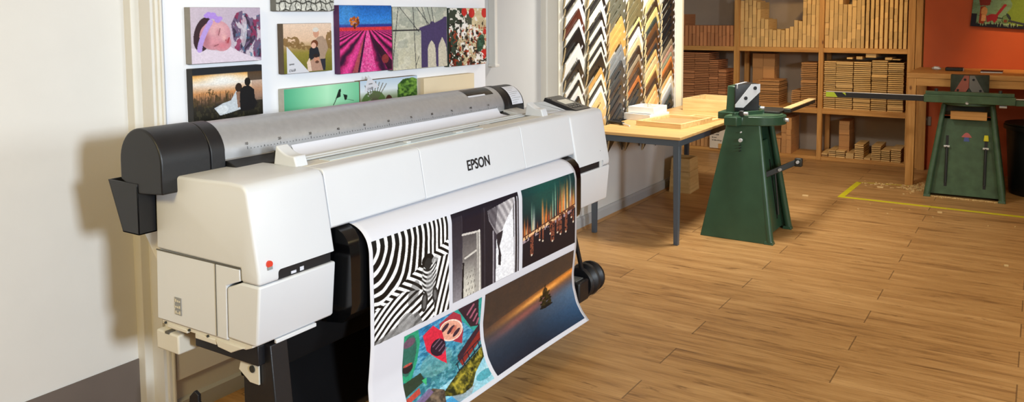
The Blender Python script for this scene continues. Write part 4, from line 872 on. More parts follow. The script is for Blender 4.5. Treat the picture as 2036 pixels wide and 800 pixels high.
# take-up motor unit at the right
MB().cyl((-1.855, 3.385, 0.61), (-1.850, 3.50, 0.30), 0.011, 14).build('take_up_arm', M_BLACK, pr, smooth=True)
tu = MB().box(-1.93, -1.80, 3.37, 3.47, 0.20, 0.30).build('take_up_motor', M_BLACK, pr, bevel=0.008, seg=2)
MB().box(-1.915, -1.825, 3.385, 3.455, 0.300, 0.303).build('motor_plate', mat('mid_grey_plate', '6a6c6a', 0.4), tu, off=PO)
a = MB(); prof = [0.075, 0.082, 0.060, 0.060, 0.080, 0.084, 0.062, 0.062, 0.078, 0.076, 0.05]
a.tube([(-1.865, 3.475 + 0.0165 * i, 0.262) for i in range(len(prof))], prof, 22); a.build('take_up_reel', M_BLACK, pr, bevel=0.002)
MB().box(-1.90, -1.865, 3.37, 3.47, 0.12, 0.20).box(-2.02, -1.87, 3.34, 3.40, 0.10, 0.15).build('take_up_support', M_BLACK, pr, bevel=0.003)

# ------------------------------------------------------------------ the printed sheet
PROF = np.array([(-1.905, .9035), (-1.881, .9025), (-1.852, .895), (-1.826, .880), (-1.805, .854), (-1.796, .82), (-1.795, .65), (-1.797, .5), (-1.805, .42), (-1.812, .36), (-1.808, .30), (-1.789, .229), (-1.763, .185), (-1.731, .150)])
_s = np.concatenate([[0], np.cumsum(np.hypot(*np.diff(PROF, axis=0).T))]) - 0.024
_ss = np.linspace(_s[0], _s[-1], 400)
def _smooth(vals, n=13):
    k_ = np.ones(n) / n; p = np.concatenate([2 * vals[0] - vals[1:n][::-1], vals, 2 * vals[-1] - vals[-n:-1][::-1]])
    return np.convolve(p, k_, 'same')[n - 1:n - 1 + len(vals)]
_px = _smooth(np.interp(_ss, _s, PROF[:, 0])); _pz = _smooth(np.interp(_ss, _s, PROF[:, 1]))
_tx = np.gradient(_px, _ss); _tz = np.gradient(_pz, _ss)
def sheet_pos(y0, y1, s0, s1, lift=0.0):
    def pos(u, v):
        s = s0 + v * (s1 - s0); x = np.interp(s, _ss, _px); z = np.interp(s, _ss, _pz)
        nx = -np.interp(s, _ss, _tz); nz = np.interp(s, _ss, _tx); l = np.hypot(nx, nz)
        y = y0 + u * (y1 - y0)
        wob = 0.004 * np.sin((y - 2.0) * 5.2) * np.clip((s - 0.35) / 0.45, 0, 1)
        return np.stack([x + nx / l * lift + wob, y, z + nz / l * lift], -1)
    return pos
SO = (-1.80, 2.63, 0.15)
ps = thing('printed_sheet', 'long white sheet of five sample photographs hanging out of the printer', 'print', SO)
base = Art(60, 120, 'f3f4f8')
so = grid_mesh('paper_sheet', base, sheet_pos(1.928, 3.334, -0.02, _ss[-1]), M_PAPER, ps, SO)
md = so.modifiers.new('thickness', 'SOLIDIFY'); md.thickness = 0.0006; md.offset = -1
for nm, lb, A_, y0, y1, s0, s1 in (('printed_photo', 'zebra photograph printed in black and white', art_zebra(), 1.945, 2.347, .102, .450),
                                   ('printed_photo', 'black and white photograph of a door and tied curtain', art_door(), 2.370, 2.828, .102, .436),
                                   ('printed_photo', 'night harbour photograph with orange reflected lights', art_sky(), 2.857, 3.317, .102, .434),
                                   ('printed_photo', 'photograph of coloured rowing boats printed upside down', art_boats(), 2.096, 2.562, .470, .803),
                                   ('printed_photo', 'sunset lake photograph with a lone tree printed upside down', art_sunset(), 2.586, 3.312, .468, .803)):
    o = grid_mesh(nm, A_, sheet_pos(y0, y1, s0, s1, 0.0011), print_mat(0.4), ps, SO); o['label'] = lb

# ================================================================== MOULDING SAMPLES ON THE WALL
ORD = ['first', 'second', 'third', 'fourth', 'fifth', 'sixth', 'seventh', 'eighth', 'ninth', 'tenth', 'eleventh', 'twelfth', 'thirteenth', 'fourteenth', 'fifteenth', 'sixteenth', 'seventeenth', 'eighteenth', 'nineteenth', 'twentieth',
       'twenty-first', 'twenty-second', 'twenty-third', 'twenty-fourth', 'twenty-fifth', 'twenty-sixth', 'twenty-seventh', 'twenty-eighth', 'twenty-ninth', 'thirtieth']
CN = {'k': ('black', '17171a'), 'w': ('white', 'e9e9e6'), 'c': ('cream-white', 'ece6d2'), 's': ('silver-grey', 'b9bcbe'), 'r': ('dark red-brown', '5a2c20'), 'g': ('olive-grey', '5c5b4c'),
      'G': ('golden', 'c99a55'), 't': ('tan', 'cfa566'), 'p': ('pale wood', 'dcbc82'), 'o': ('olive-brown', '6b6244'), 'e': ('steel grey', '7b7f82'), 'd': ('dark grey', '34373a'), 'b': ('dark brown', '33251d'),
      'n': ('brown', '6a4526'), 'a': ('orange-brown', 'a8622c'), 'u': ('taupe', '8f7f68'), 'h': ('charcoal', '26282b'), 'P': ('pinkish brown', 'ae8672'), 'E': ('grey-green', '868a72'), 'A': ('orange', 'd07a3c'), 'T': ('dark teal', '2e3a3a'), 'y': ('brassy cream', 'd6c27c'), 'f': ('fawn', 'cdb98c')}
COLS = [(5.10, [1.754, 1.695, 1.618, 1.544, 1.488, 1.375, 1.261, 1.169, 1.116, 1.073, 1.002, 0.97], 'kwrwkwkwkwkg'),
        (5.445, [1.755, 1.681, 1.597, 1.534, 1.486, 1.43, 1.375, 1.337, 1.3, 1.185, 1.133, 1.095, 1.05, 0.998, 0.912, 0.855], 'kckckckckGckwppt'),
        (5.79, [1.724, 1.647, 1.562, 1.5, 1.438, 1.344, 1.29, 1.22, 1.142, 1.075, 1.024, 0.953, 0.887, 0.835], 'ggGGGeeddbhbhh'),
        (6.12, [1.729, 1.661, 1.552, 1.52, 1.475, 1.394, 1.325, 1.252, 1.195, 1.146, 1.081, 1.028, 0.97, 0.909], 'ooybcfbunbabhk'),
        (6.47, [1.702, 1.634, 1.554, 1.504, 1.44, 1.377, 1.334, 1.279, 1.22, 1.152, 1.1, 1.036, 0.985, 0.93, 0.865], 'byTnbnhtfynbtpt'),
        (6.81, [1.719, 1.662, 1.609, 1.552, 1.491, 1.434, 1.359, 1.301, 1.244, 1.204, 1.16, 1.08, 1.031, 0.969, 0.92, 0.866], 'kkkkkkuPEAntcseT')]
LOWC = ['kbhkb', 'bkhbh', 'hkbrh', 'bhkbh', 'khbkr', 'hbkhb']
TILT = 0.20
chev_cache = {}
def chevron_parts(colour, hw, wv, th, simple):
    key = (colour, hw, wv, th)
    if key in chev_cache: return chev_cache[key]
    m1 = mat('moulding_' + CN[colour][0].replace(' ', '_'), CN[colour][1], 0.38, var=0.12 if colour not in 'kwc' else 0.03, scale=20, stretch=(1, 1, 1), coat=0.2)
    a = MB()
    for s_ in (-1, 1):
        e = s_ * hw
        # profile bands across the face: outer bead, main face, inner lip
        for (t0, t1, h) in ((0.0, 0.18, th * 0.8), (0.18, 0.80, th), (0.80, 1.0, th * 0.62)):
            z0, z1 = -wv * t0, -wv * t1
            q = [(0, z0), (e, z0 - hw), (e, z1 - hw), (0, z1)]
            a.cur = 0
            n0 = len(a.f)
            a.add([(TILT * p[1], p[0], p[1]) for p in q] + [(TILT * p[1] + h, p[0], p[1]) for p in q],
                  [(0, 1, 2, 3), (4, 5, 6, 7), (0, 1, 5, 4), (1, 2, 6, 5), (2, 3, 7, 6), (3, 0, 4, 7)])
            a.mi[n0 + 3] = 1
    o = a.build('moulding_sample', [m1, M_RAW])
    bs = MB()
    x = 0.62
    zc = -hw * x - wv * 0.45; yc = hw * x
    d = 0.011
    bs.add([(TILT * (zc + dz) + th + 0.001, yc + dy, zc + dz) for dy, dz in ((0, 1.5 * d), (d * 1.1, 0.4 * d), (0, -1.5 * d), (-d * 1.1, -0.4 * d))], [(0, 1, 2, 3)])
    st = bs.build('price_sticker', M_PAPER, o)
    chev_cache[key] = (o, st); return o, st
first_of = {}
for ci, (yc, zs, cs) in enumerate(COLS):
    lst = list(zip(zs, cs)); z = zs[-1] - 0.075; k_ = 0
    lst = [(zs[0] + 0.085, cs[1])] + lst
    while z > 0.70: lst.append((z, LOWC[ci][k_ % 5])); z -= 0.09; k_ += 1
    cnt = {}
    for _, c in lst: cnt[c] = cnt.get(c, 0) + 1
    seen = {}
    for i, (z, c) in enumerate(lst):
        gap = z - lst[i + 1][0] if i + 1 < len(lst) else 0.10
        wv = 0.055 if gap < 0.06 else (0.085 if gap < 0.1 else 0.125)
        hw = 0.140
        key = (c, hw, wv, 0.011)
        new = key not in chev_cache
        o, st = chevron_parts(*key, False)
        if not new:
            o2 = o.copy(); COL.objects.link(o2); s2 = st.copy(); s2.parent = o2; COL.objects.link(s2); o = o2
        o.location = (-2.733, yc + random.uniform(-.006, .006), z)
        seen[c] = seen.get(c, 0) + 1
        colname = ['nearest column, leftmost', 'second column from left', 'third column from left', 'third column from right', 'second column from right', 'farthest column, rightmost'][ci]
        wh = 'only one' if cnt[c] == 1 else ORD[seen[c] - 1] + ' such down'
        tag(o, '%s corner sample, %s in the %s' % (CN[c][0], wh, colname), 'moulding sample', 'corner moulding samples on the wall')
    # the hanging strip behind each column
    stp = MB().box(XW + 0.0006, XW + 0.006, yc - 0.172, yc + 0.172, 0.56, 2.05).build('backing_strip', mat('cream_backing_board', 'efe9d8', 0.6, var=0.02))
    tag(stp, 'cream backing strip behind the samples, %s' % colname, 'backing board', 'backing strips of the sample wall')

# ================================================================== TABLE AND WHAT LIES ON IT
TO = (-2.40, 6.15, 0)
tb = thing('work_table', 'oak-topped work table with blue-grey metal frame beside the moulding samples', 'table', TO)
tx0, tx1, ty0, ty1 = -2.712, -2.005, 5.19, 7.10
MB().box(tx0, tx1, ty0, ty1, 0.728, 0.750).build('table_top', M_TTOP, tb, bevel=0.004)
fr = MB()
fr.box(tx0 + .02, tx1 - .018, ty0 + .018, ty0 + .045, 0.683, 0.728).box(tx0 + .02, tx1 - .018, ty1 - .045, ty1 - .018, 0.683, 0.728)
fr.box(tx0 + .02, tx0 + .045, ty0 + .045, ty1 - .045, 0.683, 0.728).box(tx1 - .043, tx1 - .018, ty0 + .045, ty1 - .045, 0.683, 0.728)
fr.build('table_frame', M_TFRAME, tb, bevel=0.002)
for x in (tx0 + .02, tx1 - .062):
    for y in (ty0 + .018, ty1 - .062):
        MB().hexa([(x + .006, y + .006, 0), (x + .038, y + .006, 0), (x + .038, y + .038, 0), (x + .006, y + .038, 0), (x, y, 0.69), (x + .044, y, 0.69), (x + .044, y + .044, 0.69), (x, y + .044, 0.69)]).build('leg', M_TFRAME, tb, bevel=0.003)
TZ = 0.7505
def frame_box(name, label, cx, cy, w, l, h, wall, m, rz=0.0, base=True, z=TZ, lip=0.0, group=None, inner=None, depth_in=None):
    t = thing(name, label, 'frame', (cx, cy, z), rz, group, world=False)
    a = MB(); w2, l2 = w / 2, l / 2
    for (x0, x1, y0, y1, nm) in ((-w2, w2, -l2, -l2 + wall, 0), (-w2, w2, l2 - wall, l2, 0), (-w2, -w2 + wall, -l2, l2, 1), (w2 - wall, w2, -l2, l2, 1)):
        if nm == 0:
            sgn = 1 if y0 < 0 else -1; yo, yi = (y0, y1) if y0 < 0 else (y1, y0)
            pts = [(-w2, yo), (w2, yo), (w2 - wall, yi), (-w2 + wall, yi)]
        else:
            xo, xi = (x0, x1) if x0 < 0 else (x1, x0)
            pts = [(xo, -l2), (xo, l2), (xi, l2 - wall), (xi, -l2 + wall)]
        MB().prism(pts, 0, h, 'z').build('frame_side', m, t, bevel=0.0012)
    if base: MB().box(-w2 + wall, w2 - wall, -l2 + wall, l2 - wall, 0.0, 0.004 if depth_in is None else depth_in).build('backing_panel', inner or m, t)
    return t
frame_box('tray_frame', 'shallow pale wooden tray frame lying at the table corner', -2.30, 5.825, 0.37, 0.50, 0.036, 0.022, M_PINEL, -0.12, inner=mat('brown_hardboard', 'a98a5c', 0.6, var=0.1), depth_in=0.012)
frame_box('flat_frame', 'flat pale wooden frame behind the tray frame, near the green machine', -2.215, 6.20, 0.27, 0.27, 0.014, 0.030, M_PINEL, -0.10, base=False)
frame_box('white_box_frame', 'white box frame lying flat on the table, under another', -2.60, 5.99, 0.24, 0.28, 0.052, 0.018, mat('white_moulding_paint', 'e8e6e0', 0.45, var=0.02), -0.16, depth_in=0.048)
frame_box('white_box_frame', 'white box frame stacked on top of another on the table', -2.60, 6.01, 0.22, 0.24, 0.050, 0.014, MATS['white_moulding_paint'], -0.05, z=TZ + 0.053, inner=M_PINEL)
frame_box('deep_pine_frame', 'deep pine box frame on the table behind the green machine', -2.30, 6.87, 0.50, 0.42, 0.104, 0.030, M_PINEL, -0.10, base=False)
MB_ = MB()
clip = thing('glue_clamp', 'tiny clear clamp lying inside the white box frame', 'clamp', (-2.60, 6.01, TZ + 0.108), 0.3, world=False)
MB().tube([(-0.03, 0, 0.0), (0.0, 0.012, 0.006), (0.03, 0, 0.0)], 0.003, 8).cyl((0, 0.012, -0.049), (0, 0.012, 0.006), 0.003, 8).build('clamp_bar', mat('clear_grey_plastic', 'b8b8b0', 0.3), clip, smooth=True)
# pliers
pl = thing('joining_pliers', 'black pliers with a steel tip lying at the near table edge', 'pliers', (-2.62, 5.56, TZ), -0.62, world=False)
MB().tube([(-0.15, 0.02, 0.012), (-0.10, 0.028, 0.014), (-0.04, 0.016, 0.014), (0.02, 0.004, 0.013)], [0.012, 0.014, 0.011, 0.008], 10).build('handle', M_BLACK, pl, smooth=True)
MB().tube([(-0.14, -0.035, 0.012), (-0.09, -0.036, 0.014), (-0.04, -0.018, 0.014), (0.02, -0.004, 0.013)], [0.012, 0.014, 0.011, 0.008], 10).build('handle', M_BLACK, pl, smooth=True)
MB().cyl((0.02, 0, 0.004), (0.02, 0, 0.024), 0.016, 16).build('pivot', M_BLACK, pl, bevel=0.002)
MB().tube([(0.03, 0, 0.013), (0.09, 0.002, 0.010), (0.13, 0.0, 0.008)], [0.007, 0.004, 0.006], 10).build('jaw', M_STEEL, pl, smooth=True)
# offcut boxes on the floor by the wall
cr = thing('offcut_box', 'rough pale wooden box on the floor under the far end of the table', 'box', (-2.64, 6.93, 0), 0.05, world=False)
MB().hexa([(-.085, -.13, 0), (.085, -.13, 0), (.085, -.118, 0), (-.085, -.118, 0), (-.07, -.11, .30), (.07, -.11, .30), (.07, -.098, .30), (-.07, -.098, .30)]).build('box_side', M_PINEL, cr)
MB().hexa([(-.085, .118, 0), (.085, .118, 0), (.085, .13, 0), (-.085, .13, 0), (-.07, .098, .30), (.07, .098, .30), (.07, .11, .30), (-.07, .11, .30)]).build('box_side', M_PINEL, cr)
for s_ in (-1, 1):
    MB().hexa([(s_ * .085, -.13, 0), (s_ * .097, -.13, 0), (s_ * .097, .13, 0), (s_ * .085, .13, 0), (s_ * .07, -.11, .30), (s_ * .082, -.11, .30), (s_ * .082, .11, .30), (s_ * .07, .11, .30)]).build('box_side', M_PINELY, cr)
for k_ in range(2):
    MB().box(-0.094, 0.094, -0.126, 0.126, 0.10 + .09 * k_, 0.104 + .09 * k_).build('shelf_layer', M_PINEL, cr)

# ================================================================== MITRE MACHINES (green foot-operated guillotines)
def mitre_machine(label, loc, rz, W, D, H, green, scene_kind):
    t = thing('mitre_guillotine', label, 'mitre guillotine', loc, rz, 'foot-operated mitre guillotines', world=False)
    w2 = W / 2; tw = W * 0.33; th = 0.014; dy0, dy1 = -D / 2, D / 2; ty0_, ty1_ = -D * 0.26, D * 0.20
    for s_ in (-1, 1):
        def X(z, o=0.0): return s_ * (w2 + (tw - w2) * z / H - o)
        a = MB()
        a.hexa([(X(0), dy0, 0), (X(0, th), dy0, 0), (X(0, th), dy1, 0), (X(0), dy1, 0), (X(H), ty0_, H), (X(H, th), ty0_, H), (X(H, th), ty1_, H), (X(H), ty1_, H)])
        a.build('side_plate', green, t, bevel=0.004)
        # rounded front flange
        p0 = Vector((X(0.0, 0.02), dy0 + .012, 0.012)); p1 = Vector((X(H, 0.02), ty0_ + .012, H))
        MB().tube([p0, p1], [0.026, 0.019], 14).build('front_leg', green, t, smooth=True)
        MB().hexa([(X(0, -.006), dy0 - .016, 0), (X(0, .05), dy0 - .016, 0), (X(0, .05), dy0 + .05, 0), (X(0, -.006), dy0 + .05, 0), (X(.02, -.002), dy0 - .010, .022), (X(.02, .044), dy0 - .010, .022), (X(.02, .044), dy0 + .044, .022), (X(.02, -.002), dy0 + .044, .022)]).build('foot', green, t, bevel=0.003)
    # recessed front panel between the plates
    zt = 0.665 if H > .75 else .62
    def xi(z): return w2 + (tw - w2) * z / H - 0.02
    def yf(z): return dy0 + (ty0_ - dy0) * z / H + 0.055
    MB().hexa([(-xi(.02), yf(.02), .02), (xi(.02), yf(.02), .02), (xi(.02), yf(.02) + .012, .02), (-xi(.02), yf(.02) + .012, .02), (-xi(zt), yf(zt), zt), (xi(zt), yf(zt), zt), (xi(zt), yf(zt) + .012, zt), (-xi(zt), yf(zt) + .012, zt)]).build('front_panel', green, t, bevel=0.002)
    for s_ in (-1, 1):   # slot with the pull rod showing
        z0, z1 = 0.09, 0.52; x = s_ * 0.145
        sl_m = MB().hexa([(x - .011, yf(z0) - .002, z0), (x + .011, yf(z0) - .002, z0), (x + .011, yf(z0) + .002, z0), (x - .011, yf(z0) + .002, z0), (x - .011, yf(z1) - .002, z1), (x + .011, yf(z1) - .002, z1), (x + .011, yf(z1) + .002, z1), (x - .011, yf(z1) + .002, z1)]).build('panel_slot', M_INK, t)
        MB().tube([(x, yf(.44) - .030, .43), (x, yf(.30) - .022, .30), (x, yf(.12) - .012, .12)], 0.008, 8).build('pull_rod', M_DSTEEL, t, smooth=True)
        MB().cyl((x - .022, yf(.43) - .025, .43), (x + .022, yf(.43) - .025, .43), 0.010, 12).build('rod_pin', M_STEEL, t, smooth=True)
    # rear panel
    MB().hexa([(-xi(.02), dy1 - .06, .02), (xi(.02), dy1 - .06, .02), (xi(.02), dy1 - .048, .02), (-xi(.02), dy1 - .048, .02), (-xi(zt), ty1_ - .03, zt), (xi(zt), ty1_ - .03, zt), (xi(zt), ty1_ - .018, zt), (-xi(zt), ty1_ - .018, zt)]).build('rear_panel', green, t)
    MB().box(-tw + .01, tw - .01, -0.05, 0.05, H - .10, H).build('inner_casting', M_DSTEEL, t, bevel=0.004)
    # bed casting: rounded front table with wings
    R = 0.19; zb, zt2 = H, H + 0.062
    pts = [(-W * .5, 0.09), (-W * .5, 0.0), (-R - .02, -0.02)] + [(R * math.cos(math.radians(a_)), -0.06 + 0.205 * math.sin(math.radians(a_))) for a_ in range(185, 356, 10)] + [(R + .02, -0.02), (W * .5, 0.0), (W * .5, 0.09)]
    MB().prism(pts, zb, zt2, 'z').build('bed_casting', green, t, bevel=0.006, seg=3, smooth=True, angle=35)
    MB().prism([(p[0] * .93, p[1] * .93 + .004) for p in pts], zt2, zt2 + .006, 'z').build('bed_surface', M_GREEND, t, bevel=0.001)
    for s_ in (-1, 1):
        MB().box(s_ * .20 - .016, s_ * .20 + .016, -0.03, 0.0, zt2 + .004, zt2 + .040).build('fence_block', M_DSTEEL, t, bevel=0.004)
        MB().cyl((s_ * .20, -0.06, zt2 + .022), (s_ * .20, -0.03, zt2 + .022), 0.012, 12).build('lock_knob', M_STEEL, t, bevel=0.002)
        MB().prism([(s_ * .02, -.11), (s_ * .24, .02), (s_ * .24, .04), (s_ * .0, -.09)], zt2 + .004, zt2 + .030, 'z').build('mitre_fence', green, t, bevel=0.002)
    MB().cyl((0, -0.285, zt2 - .03), (0, -0.262, zt2 - .03), 0.014, 16).build('bed_bolt', M_STEEL, t, bevel=0.002)
    # head: housing, knife block and two knives
    hz0, hz1 = zt2 + .006, zt2 + .215
    if scene_kind == 1:
        MB().hexa([(-.12, 0.055, hz0), (.12, 0.055, hz0), (.12, 0.125, hz0), (-.12, 0.125, hz0), (-.115, 0.055, hz1 - .015), (.115, 0.055, hz1 - .015), (.115, 0.115, hz1 - .010), (-.115, 0.115, hz1 - .010)]).build('head_housing', green, t, bevel=0.006)
        MB().box(-.14, .14, .05, .175, zb + .03, hz0 + .012).build('housing_base', green, t, bevel=0.004)
        MB().box(-.125, .10, .040, .060, hz1 - .03, hz1 + .004).build('head_plate', M_STEEL, t, bevel=0.002)
        a = MB().prism([(-.13, .06), (-.13, .052), (0, -.078), (.13, .052), (.13, .06)], hz0 + .02, hz1 + .002, 'z')
    else:
        a = MB().prism([(-.146, .09), (-.146, .03), (-.10, -.01), (0, -.06), (.10, -.01), (.146, .03), (.146, .09)], hz0, hz1 - .030, 'z')
    dark = mat('oily_black_iron', '26282a', 0.4, metal=0.3, var=0.3, scale=20)
    a.build('knife_block', dark if scene_kind == 1 else mat('grey_green_iron', '3a4238', 0.5, var=0.3, scale=20), t, bevel=0.004)
    for s_ in (-1, 1):
        if scene_kind == 1: A0 = Vector((0, -.0775)); A1 = Vector((s_ * .132, .0545)); top_, bot_ = hz1, hz0 + .004
        else: A0 = Vector((0, -.0625)); A1 = Vector((s_ * .102, -.0115)); top_, bot_ = hz1 - .032, hz0 + .012
        nrm = Vector((s_ * (A1.y - A0.y), -abs(A1.x - A0.x))).normalized()
        if scene_kind == 1: q = [(0.00, top_), (0.34, top_), (1.0, bot_ + .062), (1.0, bot_ + .044), (0.66, bot_ + .040), (0.0, top_ - .058)]
        else: q = [(0.0, top_), (0.35, top_), (1.18, bot_), (0.35, bot_), (0.0, bot_ + .06)]
        P0 = [A0 + (A1 - A0) * u_ for u_, z_ in q]
        km = M_STEEL if scene_kind == 1 else (mat('rusty_red_plate', '9a5548', 0.5, var=0.15) if s_ < 0 else mat('dull_grey_plate', '7a7670', 0.5, var=0.15))
        vs = [(p.x, p.y, z_) for p, (u_, z_) in zip(P0, q)] + [(p.x + nrm.x * .006, p.y + nrm.y * .006, z_) for p, (u_, z_) in zip(P0, q)]
        n_ = len(q); kn = MB().add(vs, [tuple(range(n_)), tuple(range(2 * n_ - 1, n_ - 1, -1))] + [(i, i + n_, (i + 1) % n_ + n_, (i + 1) % n_) for i in range(n_)]).build('knife', km, t)
        for u_, z_ in (((.20, top_ - .028), (.58, top_ - .098)) if scene_kind == 1 else ((.28, top_ - .035), (.80, bot_ + .035))):
            p = A0 + (A1 - A0) * u_
            MB().cyl((p.x + nrm.x * .006, p.y + nrm.y * .006, z_), (p.x + nrm.x * .010, p.y + nrm.y * .010, z_), 0.013 if scene_kind == 1 else .010, 16).build('knife_bolt', M_INK, kn)
    return t
# near machine: its operator side faces right (+x)
m1 = mitre_machine('bright green mitre guillotine with white steel knife, standing beside the work table', (-1.745, 5.822, 0), PI / 2, 0.53, 0.50, 0.80, M_GREEN, 1)
def part(name, mb, m, parent, bevel=0.0, **k): return mb.build(name, m, parent, off=(0, 0, 0), bevel=bevel, **k)
part('measuring_arm', MB().box(0.10, 0.86, -0.270, -0.225, 0.872, 0.898), M_DSTEEL, m1, 0.003)
part('arm_rail', MB().box(0.12, 0.875, -0.272, -0.215, 0.898, 0.905), M_PINELY, m1, 0.002)
part('arm_plate', MB().box(0.02, 0.30, -0.215, -0.03, 0.868, 0.884), M_DSTEEL, m1, 0.002)
part('pedal_lever', MB().hexa([(0.00, -0.13, .405), (0.03, -0.13, .405), (0.03, -0.13, .450), (0.00, -0.13, .450), (0.10, -0.31, .495), (0.13, -0.31, .495), (0.13, -0.31, .540), (0.10, -0.31, .540)]), M_DSTEEL, m1, 0.004)
part('pedal_lever_end', MB().box(0.098, 0.140, -0.355, -0.305, 0.490, 0.550), M_DSTEEL, m1, 0.006)
for q in ((0.065, -0.22, .468), (0.115, -0.33, .525)):
    part('lever_bolt', MB().cyl((q[0] - .035, q[1], q[2]), (q[0] + .04, q[1], q[2]), 0.011, 14), M_STEEL, m1)
part('side_bolt', MB().cyl((-0.243, -0.02, 0.70), (-0.222, -0.02, 0.70), 0.013, 16), M_STEEL, m1, 0.001)
part('side_bolt', MB().cyl((-0.234, -0.02, 0.755), (-0.216, -0.02, 0.755), 0.005, 12), M_STEEL, m1)
for z_ in (0.665, 0.645, 0.625): part('side_hole', MB().cyl((-0.245 + (z_ - .6) * 0.05, -0.015, z_), (-0.21, -0.015, z_), 0.004, 10), M_INK, m1)
# far machine: its operator side faces the camera
m2 = mitre_machine('worn green mitre guillotine with mushroom sticker, standing before the orange wall', (-0.505, 8.04, 0), 0.02, 0.60, 0.52, 0.79, M_GREEND, 2)
part('bed_beam', MB().box(-0.325, 0.345, -0.285, -0.235, 0.815, 0.880), M_GREEND, m2, 0.004)
part('bed_beam_lip', MB().box(-0.315, 0.335, -0.262, -0.20, 0.880, 0.908), M_GREEND, m2, 0.003)
part('measuring_arm', MB().box(-1.12, -0.325, -0.270, -0.255, 0.820, 0.866), M_INK, m2, 0.001)
part('arm_rail', MB().box(-1.12, -0.325, -0.275, -0.250, 0.866, 0.871), M_STEEL, m2, 0.001)
part('arm_stripe', MB().prism([(-1.12, 0.822), (-1.02, 0.822), (-1.05, 0.866), (-1.12, 0.866)], -0.2715, -0.2700), mat('lime_tape', 'a6b82a', 0.5), m2)
part('arm_stripe', MB().prism([(-.985, 0.866), (-0.955, 0.866), (-0.950, 0.840)], -0.2715, -0.2700), MATS['lime_tape'], m2)
part('right_arm', MB().box(0.345, 0.95, -0.270, -0.250, 0.812, 0.860), M_GREEND, m2, 0.002)
part('right_arm_rail', MB().box(0.345, 0.95, -0.275, -0.250, 0.864, 0.870), M_STEEL, m2, 0.001)
part('wood_block', MB().box(-0.125, 0.145, -0.180, -0.125, 0.668, 0.738), M_PINEX, m2, 0.002)
for x in (-0.235, 0.235): part('stop_knob', MB().cyl((x, -0.23, .905), (x, -0.23, .930), 0.014, 12), M_DSTEEL, m2, 0.002)
part('clamp_screw', MB().cyl((0.23, -0.24, .798), (0.285, -0.24, .798), 0.012, 12), M_STEEL, m2, 0.002)
# mushroom sticker on the panel (recessed panel slopes; y on its face)
def pf(z): return -0.26 + (-0.26 * 0.52 + 0.26) * z / 0.79 + 0.055 - 0.003
pts = [(-0.040 + .080 * i / 10, 0.512 + 0.040 * math.sin(PI * i / 10)) for i in range(11)]
st = MB().add([(x, pf(z), z) for x, z in pts], [tuple(range(11))]); part('mushroom_sticker_cap', st, mat('faded_red_sticker', 'b8605e', 0.6), m2)
st = MB().add([(x, pf(z), z) for x, z in ((-.016, .512), (.016, .512), (.022, .478), (-.022, .478))], [(0, 1, 2, 3)]); part('mushroom_sticker_stem', st, mat('faded_blue_sticker', '4a5c9a', 0.6), m2)
part('yellow_tape_patch', MB().hexa([(.125, pf(.49) - .012, .49), (.165, pf(.49) - .012, .49), (.165, pf(.49) - .002, .49), (.125, pf(.49) - .002, .49), (.130, pf(.54) - .012, .54), (.160, pf(.54) - .012, .54), (.160, pf(.54) - .002, .54), (.130, pf(.54) - .002, .54)]), M_YEL, m2, 0.004)

# ================================================================== TIMBER RACK
RO = (-2.4, 9.35, 0)
rk = thing('timber_rack', 'tall pine rack filled with stacked lengths of frame timber against the back wall', 'rack', RO)
FY, BY = 9.113, 9.56
for x0, x1, nm in ((-1.131, -1.065, 0), (-1.06, -1.0, 0), (-1.990, -1.942, 0), (-2.905, -2.848, 0), (-3.82, -3.765, 0)):
    MB().box(x0, x1, FY, FY + 0.05, 0.0, 2.2).build('upright', M_PINE, rk, bevel=0.002)
    MB().box(x0, x1, BY - 0.05, BY, 0.0, 2.2).build('upright', M_PINE, rk, bevel=0.002)
SH = [(0.0, 0.035), (0.500, 0.555), (1.155, 1.205), (1.90, 1.95)]
for z0, z1 in SH:
    for x0, x1 in ((-3.765, -2.905), (-2.848, -1.990), (-1.942, -1.131)):
        MB().box(x0, x1, FY + 0.006, BY, z0, z1).build('shelf_board', M_PINEX, rk, bevel=0.002)

# timber pieces ---------------------------------------------------------------
def wmat(name, c1, c2): return wood(name, c1, c2, 0.65, axis=1, scale=2.5, rnd=0.35)
W_PALE = wmat('pale_timber', 'c69a58', 'ecca8e'); W_RED = wmat('reddish_timber', 'b0683e', 'd29664'); W_MID = wmat('mid_brown_timber', 'a5703e', 'cc9a62')
unit = {}
def piece(kind, m, x0, x1, y0, y1, z0, z1, label, group):
    k_ = (kind, m.name)
    if k_ not in unit:
        o = MB().box(0, 1, 0, 1, 0, 1).build(kind, m); unit[k_] = o
    else:
        o = unit[k_].copy(); COL.objects.link(o)
    o.location = (x0, y0, z0); o.scale = (x1 - x0, y1 - y0, z1 - z0)
    tag(o, label, 'timber', group); return o
px2x = lambda px: -2.905 + (px - 1459) * (0.912 / 168) if px < 1627 else -1.993 + (px - 1627) * (0.862 / 177)
tone = {'W': (W_PALE, 'pale'), 'R': (W_RED, 'reddish'), 'M': (W_MID, 'brown')}
def columns(bay, bayname, zb, cols, tn, seg=(0.05, 0.11), y0=FY + 0.03, depth=0.36):
    """upright end-on bars: list of (px0, px1, ztop)"""
    m, nm = tone[tn]
    for ci, (a_, b_, zt) in enumerate(cols):
        z = zb + 0.0005; x0, x1 = px2x(a_), px2x(b_); r = random.Random(ci * 7 + len(bayname)); hs = []
        while z < zt - 0.02:
            h = min(r.uniform(*seg), zt - z)
            if zt - z - h < 0.02: h = zt - z
            hs.append((z, h)); z += h
        for i, (z, h) in enumerate(hs):
            piece('timber_block', m, x0 + r.uniform(0, .002), x1 - r.uniform(.001, .003), y0 + r.uniform(0, .016), y0 + depth, z, z + h - 0.0008,
                  '%s timber block, %s up, %s row, %s' % (nm, ORD[i], ORD[ci], bayname), 'timber blocks, ' + bayname)
